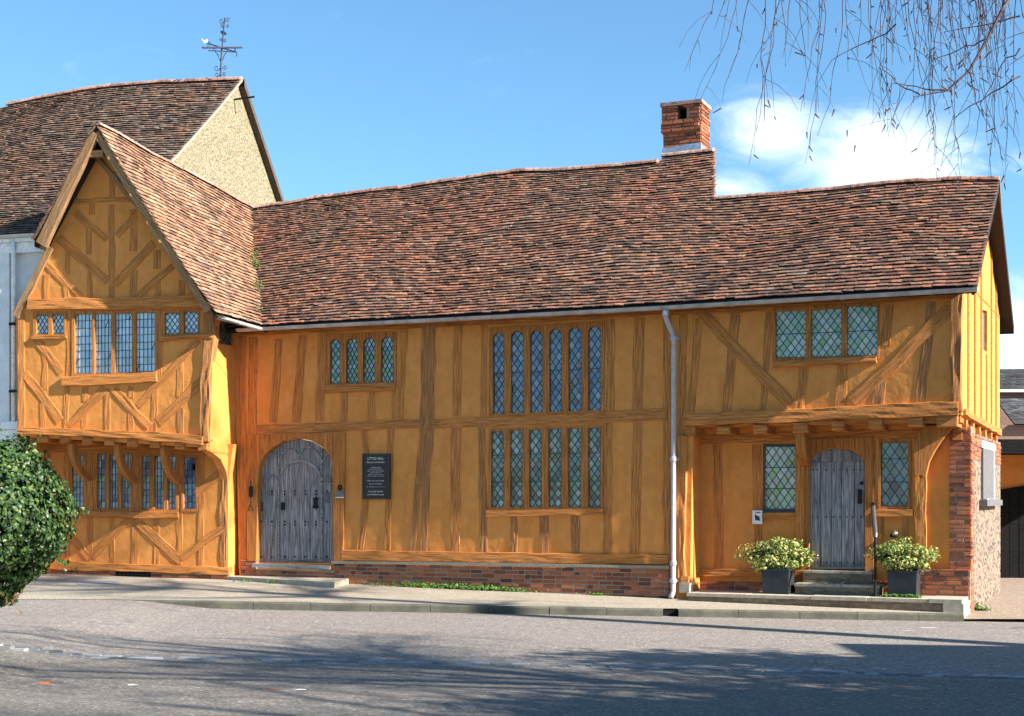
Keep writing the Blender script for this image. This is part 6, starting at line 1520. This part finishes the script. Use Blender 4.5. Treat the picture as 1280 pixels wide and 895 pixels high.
def evergreen(x, y, h, sd, lab, r=2.1):
    eb = Vector((x, y, zroad(x))); et = thing('evergreen_tree', lab, 'tree', eb, 0, 'evergreens outside the picture on the right'); et.matrix_world = Matrix.Translation(eb)
    mb = MB(); mb.tube([eb - Vector((0, 0, .1)), eb + Vector((.1, 0, h * .45)), eb + Vector((0, .1, h))], [.2, .15, .05], 8); mb.build('trunk', 'bark', et)
    blob_leaves(eb + Vector((0, 0, h * .68)), (r, r * .9, h * .36), 6500, .2, sd, m='green_dark_leaf', parent=et, name='crown', clumps=46, shell=.2)
evergreen(9.4, 8.4, 6.2, 44, 'rounded evergreen tree nearest the camera outside the picture on the right'); evergreen(10.4, 11.3, 6.6, 45, 'taller evergreen tree beside the plain house outside the picture on the right', 2.3); evergreen(7.4, 6.0, 5.2, 46, 'lowest evergreen tree outside the picture on the right', 1.8)
bare_tree(Vector((14.2, 14.4, -.3)), 20, 15, 'tall bare tree beyond the corner of the plain house outside the picture on the right', 4.0, 26, .34, .58)
# house across the road whose shadow falls on the carriageway
rh = thing('roadside_house', 'plain house with a pitched roof standing outside the picture on the right', 'house', (17, 7, -.3)); rh.matrix_world = Matrix.Translation(Vector((17, 7, -.3)))
mb = MB(); G0 = Frame(CX, 1e-6, 0); mb.box(G0, 12.7, 23, -4, 13.5, -.5, 5.4); mb.build('wall', 'house_brick_far', rh)
mb = MB(); mb.quadmesh([Vector(p) for p in ((12.4, -4.3, 5.3), (12.4, 13.8, 5.3), (17.8, -.3, 8.0), (17.8, 8.0, 8.0), (23.3, -4.3, 5.3), (23.3, 13.8, 5.3))], [(0, 2, 3, 1), (2, 4, 5, 3), (0, 4, 2), (1, 3, 5), (0, 1, 5, 4)]); mb.build('roof', 'tile_dark', rh)

# ================================================================== LIGHT, SKY, VIEW
SUN_EL = 30.0; SUN_AZ = -27.4   # azimuth measured from +X towards +Y
w = bpy.data.worlds.new('World'); SC.world = w; w.use_nodes = True; nt = w.node_tree; nt.nodes.clear()
out = nt.nodes.new('ShaderNodeOutputWorld'); bg = nt.nodes.new('ShaderNodeBackground'); nt.links.new(bg.outputs[0], out.inputs[0])
sky = nt.nodes.new('ShaderNodeTexSky'); sky.sky_type = 'NISHITA'; sky.sun_disc = False
sky.sun_elevation = R(SUN_EL); sky.sun_rotation = R(90 - SUN_AZ); sky.air_density = 1.0; sky.dust_density = .6; sky.ozone_density = 2.0
tc = nt.nodes.new('ShaderNodeTexCoord'); sp_ = nt.nodes.new('ShaderNodeSeparateXYZ'); nt.links.new(tc.outputs['Generated'], sp_.inputs[0])
# wispy clouds: only in one part of the sky, as directions (azimuth tangent, height)
u_ = mth(nt, 'DIVIDE', sp_.outputs[0], mth(nt, 'MAXIMUM', sp_.outputs[1], .05)); v_ = mth(nt, 'DIVIDE', sp_.outputs[2], mth(nt, 'MAXIMUM', sp_.outputs[1], .05))
def blobm(cu, cv, ru, rv):
    a = mth(nt, 'DIVIDE', mth(nt, 'SUBTRACT', u_, cu), ru); b = mth(nt, 'DIVIDE', mth(nt, 'SUBTRACT', v_, cv), rv)
    return mth(nt, 'SUBTRACT', 1.0, mth(nt, 'SQRT', mth(nt, 'ADD', mth(nt, 'MULTIPLY', a, a), mth(nt, 'MULTIPLY', b, b))), True)
uu = lambda px: (px - CX) / FPX
vv = lambda py: (HY - py) / FPX
bl = mth(nt, 'MAXIMUM', blobm(uu(1110), vv(205), .105, .06), mth(nt, 'MULTIPLY', blobm(uu(960), vv(165), .065, .040), .9))
bl = mth(nt, 'MAXIMUM', bl, mth(nt, 'MULTIPLY', blobm(uu(910), vv(235), .05, .022), .8)); bl = mth(nt, 'MAXIMUM', bl, mth(nt, 'MULTIPLY', blobm(uu(1268), vv(430), .05, .06), 1.0))
cb_ = nt.nodes.new('ShaderNodeCombineXYZ'); nt.links.new(u_, cb_.inputs[0]); nt.links.new(v_, cb_.inputs[1])
nn1 = noise_n(nt, mapping(nt, cb_.outputs[0], (10, 22, 1), (3.1, 1.7, 0)), 1.0, 9, .62, .9)
dens = mth(nt, 'ADD', mth(nt, 'MULTIPLY', bl, .95), mth(nt, 'MULTIPLY', mth(nt, 'SUBTRACT', nn1, .5), 1.25))
cl = ramp(nt, dens, [(.12, (0, 0, 0)), (1.0, (1, 1, 1))], 'EASE')
front = mth(nt, 'GREATER_THAN', sp_.outputs[1], .2); cf = mth(nt, 'MULTIPLY', cl, front)
skyc = mix(nt, 1.0, sky.outputs[0], (.98, 1.42, 1.62), 'MULTIPLY')
fin = mix(nt, cf, skyc, (11.0, 11.8, 12.6)); nt.links.new(fin, bg.inputs[0]); bg.inputs[1].default_value = .05
sd_ = bpy.data.lights.new('sun', 'SUN'); sd_.energy = 5.0; sd_.angle = R(.6); sd_.color = (1.0, .93, .82)
so = bpy.data.objects.new('sun', sd_); COL.objects.link(so)
sv = Vector((math.cos(R(SUN_EL)) * math.cos(R(SUN_AZ)), math.cos(R(SUN_EL)) * math.sin(R(SUN_AZ)), math.sin(R(SUN_EL))))
so.rotation_euler = sv.to_track_quat('Z', 'Y').to_euler()
SC.view_settings.view_transform = 'Standard'; SC.view_settings.look = 'None'; SC.view_settings.gamma = 1; SC.view_settings.exposure = 1.5
SC.cycles.max_bounces = 5; SC.cycles.diffuse_bounces = 3; SC.cycles.glossy_bounces = 2; SC.cycles.transmission_bounces = 2
try: SC.cycles.use_denoising = True
except Exception: pass
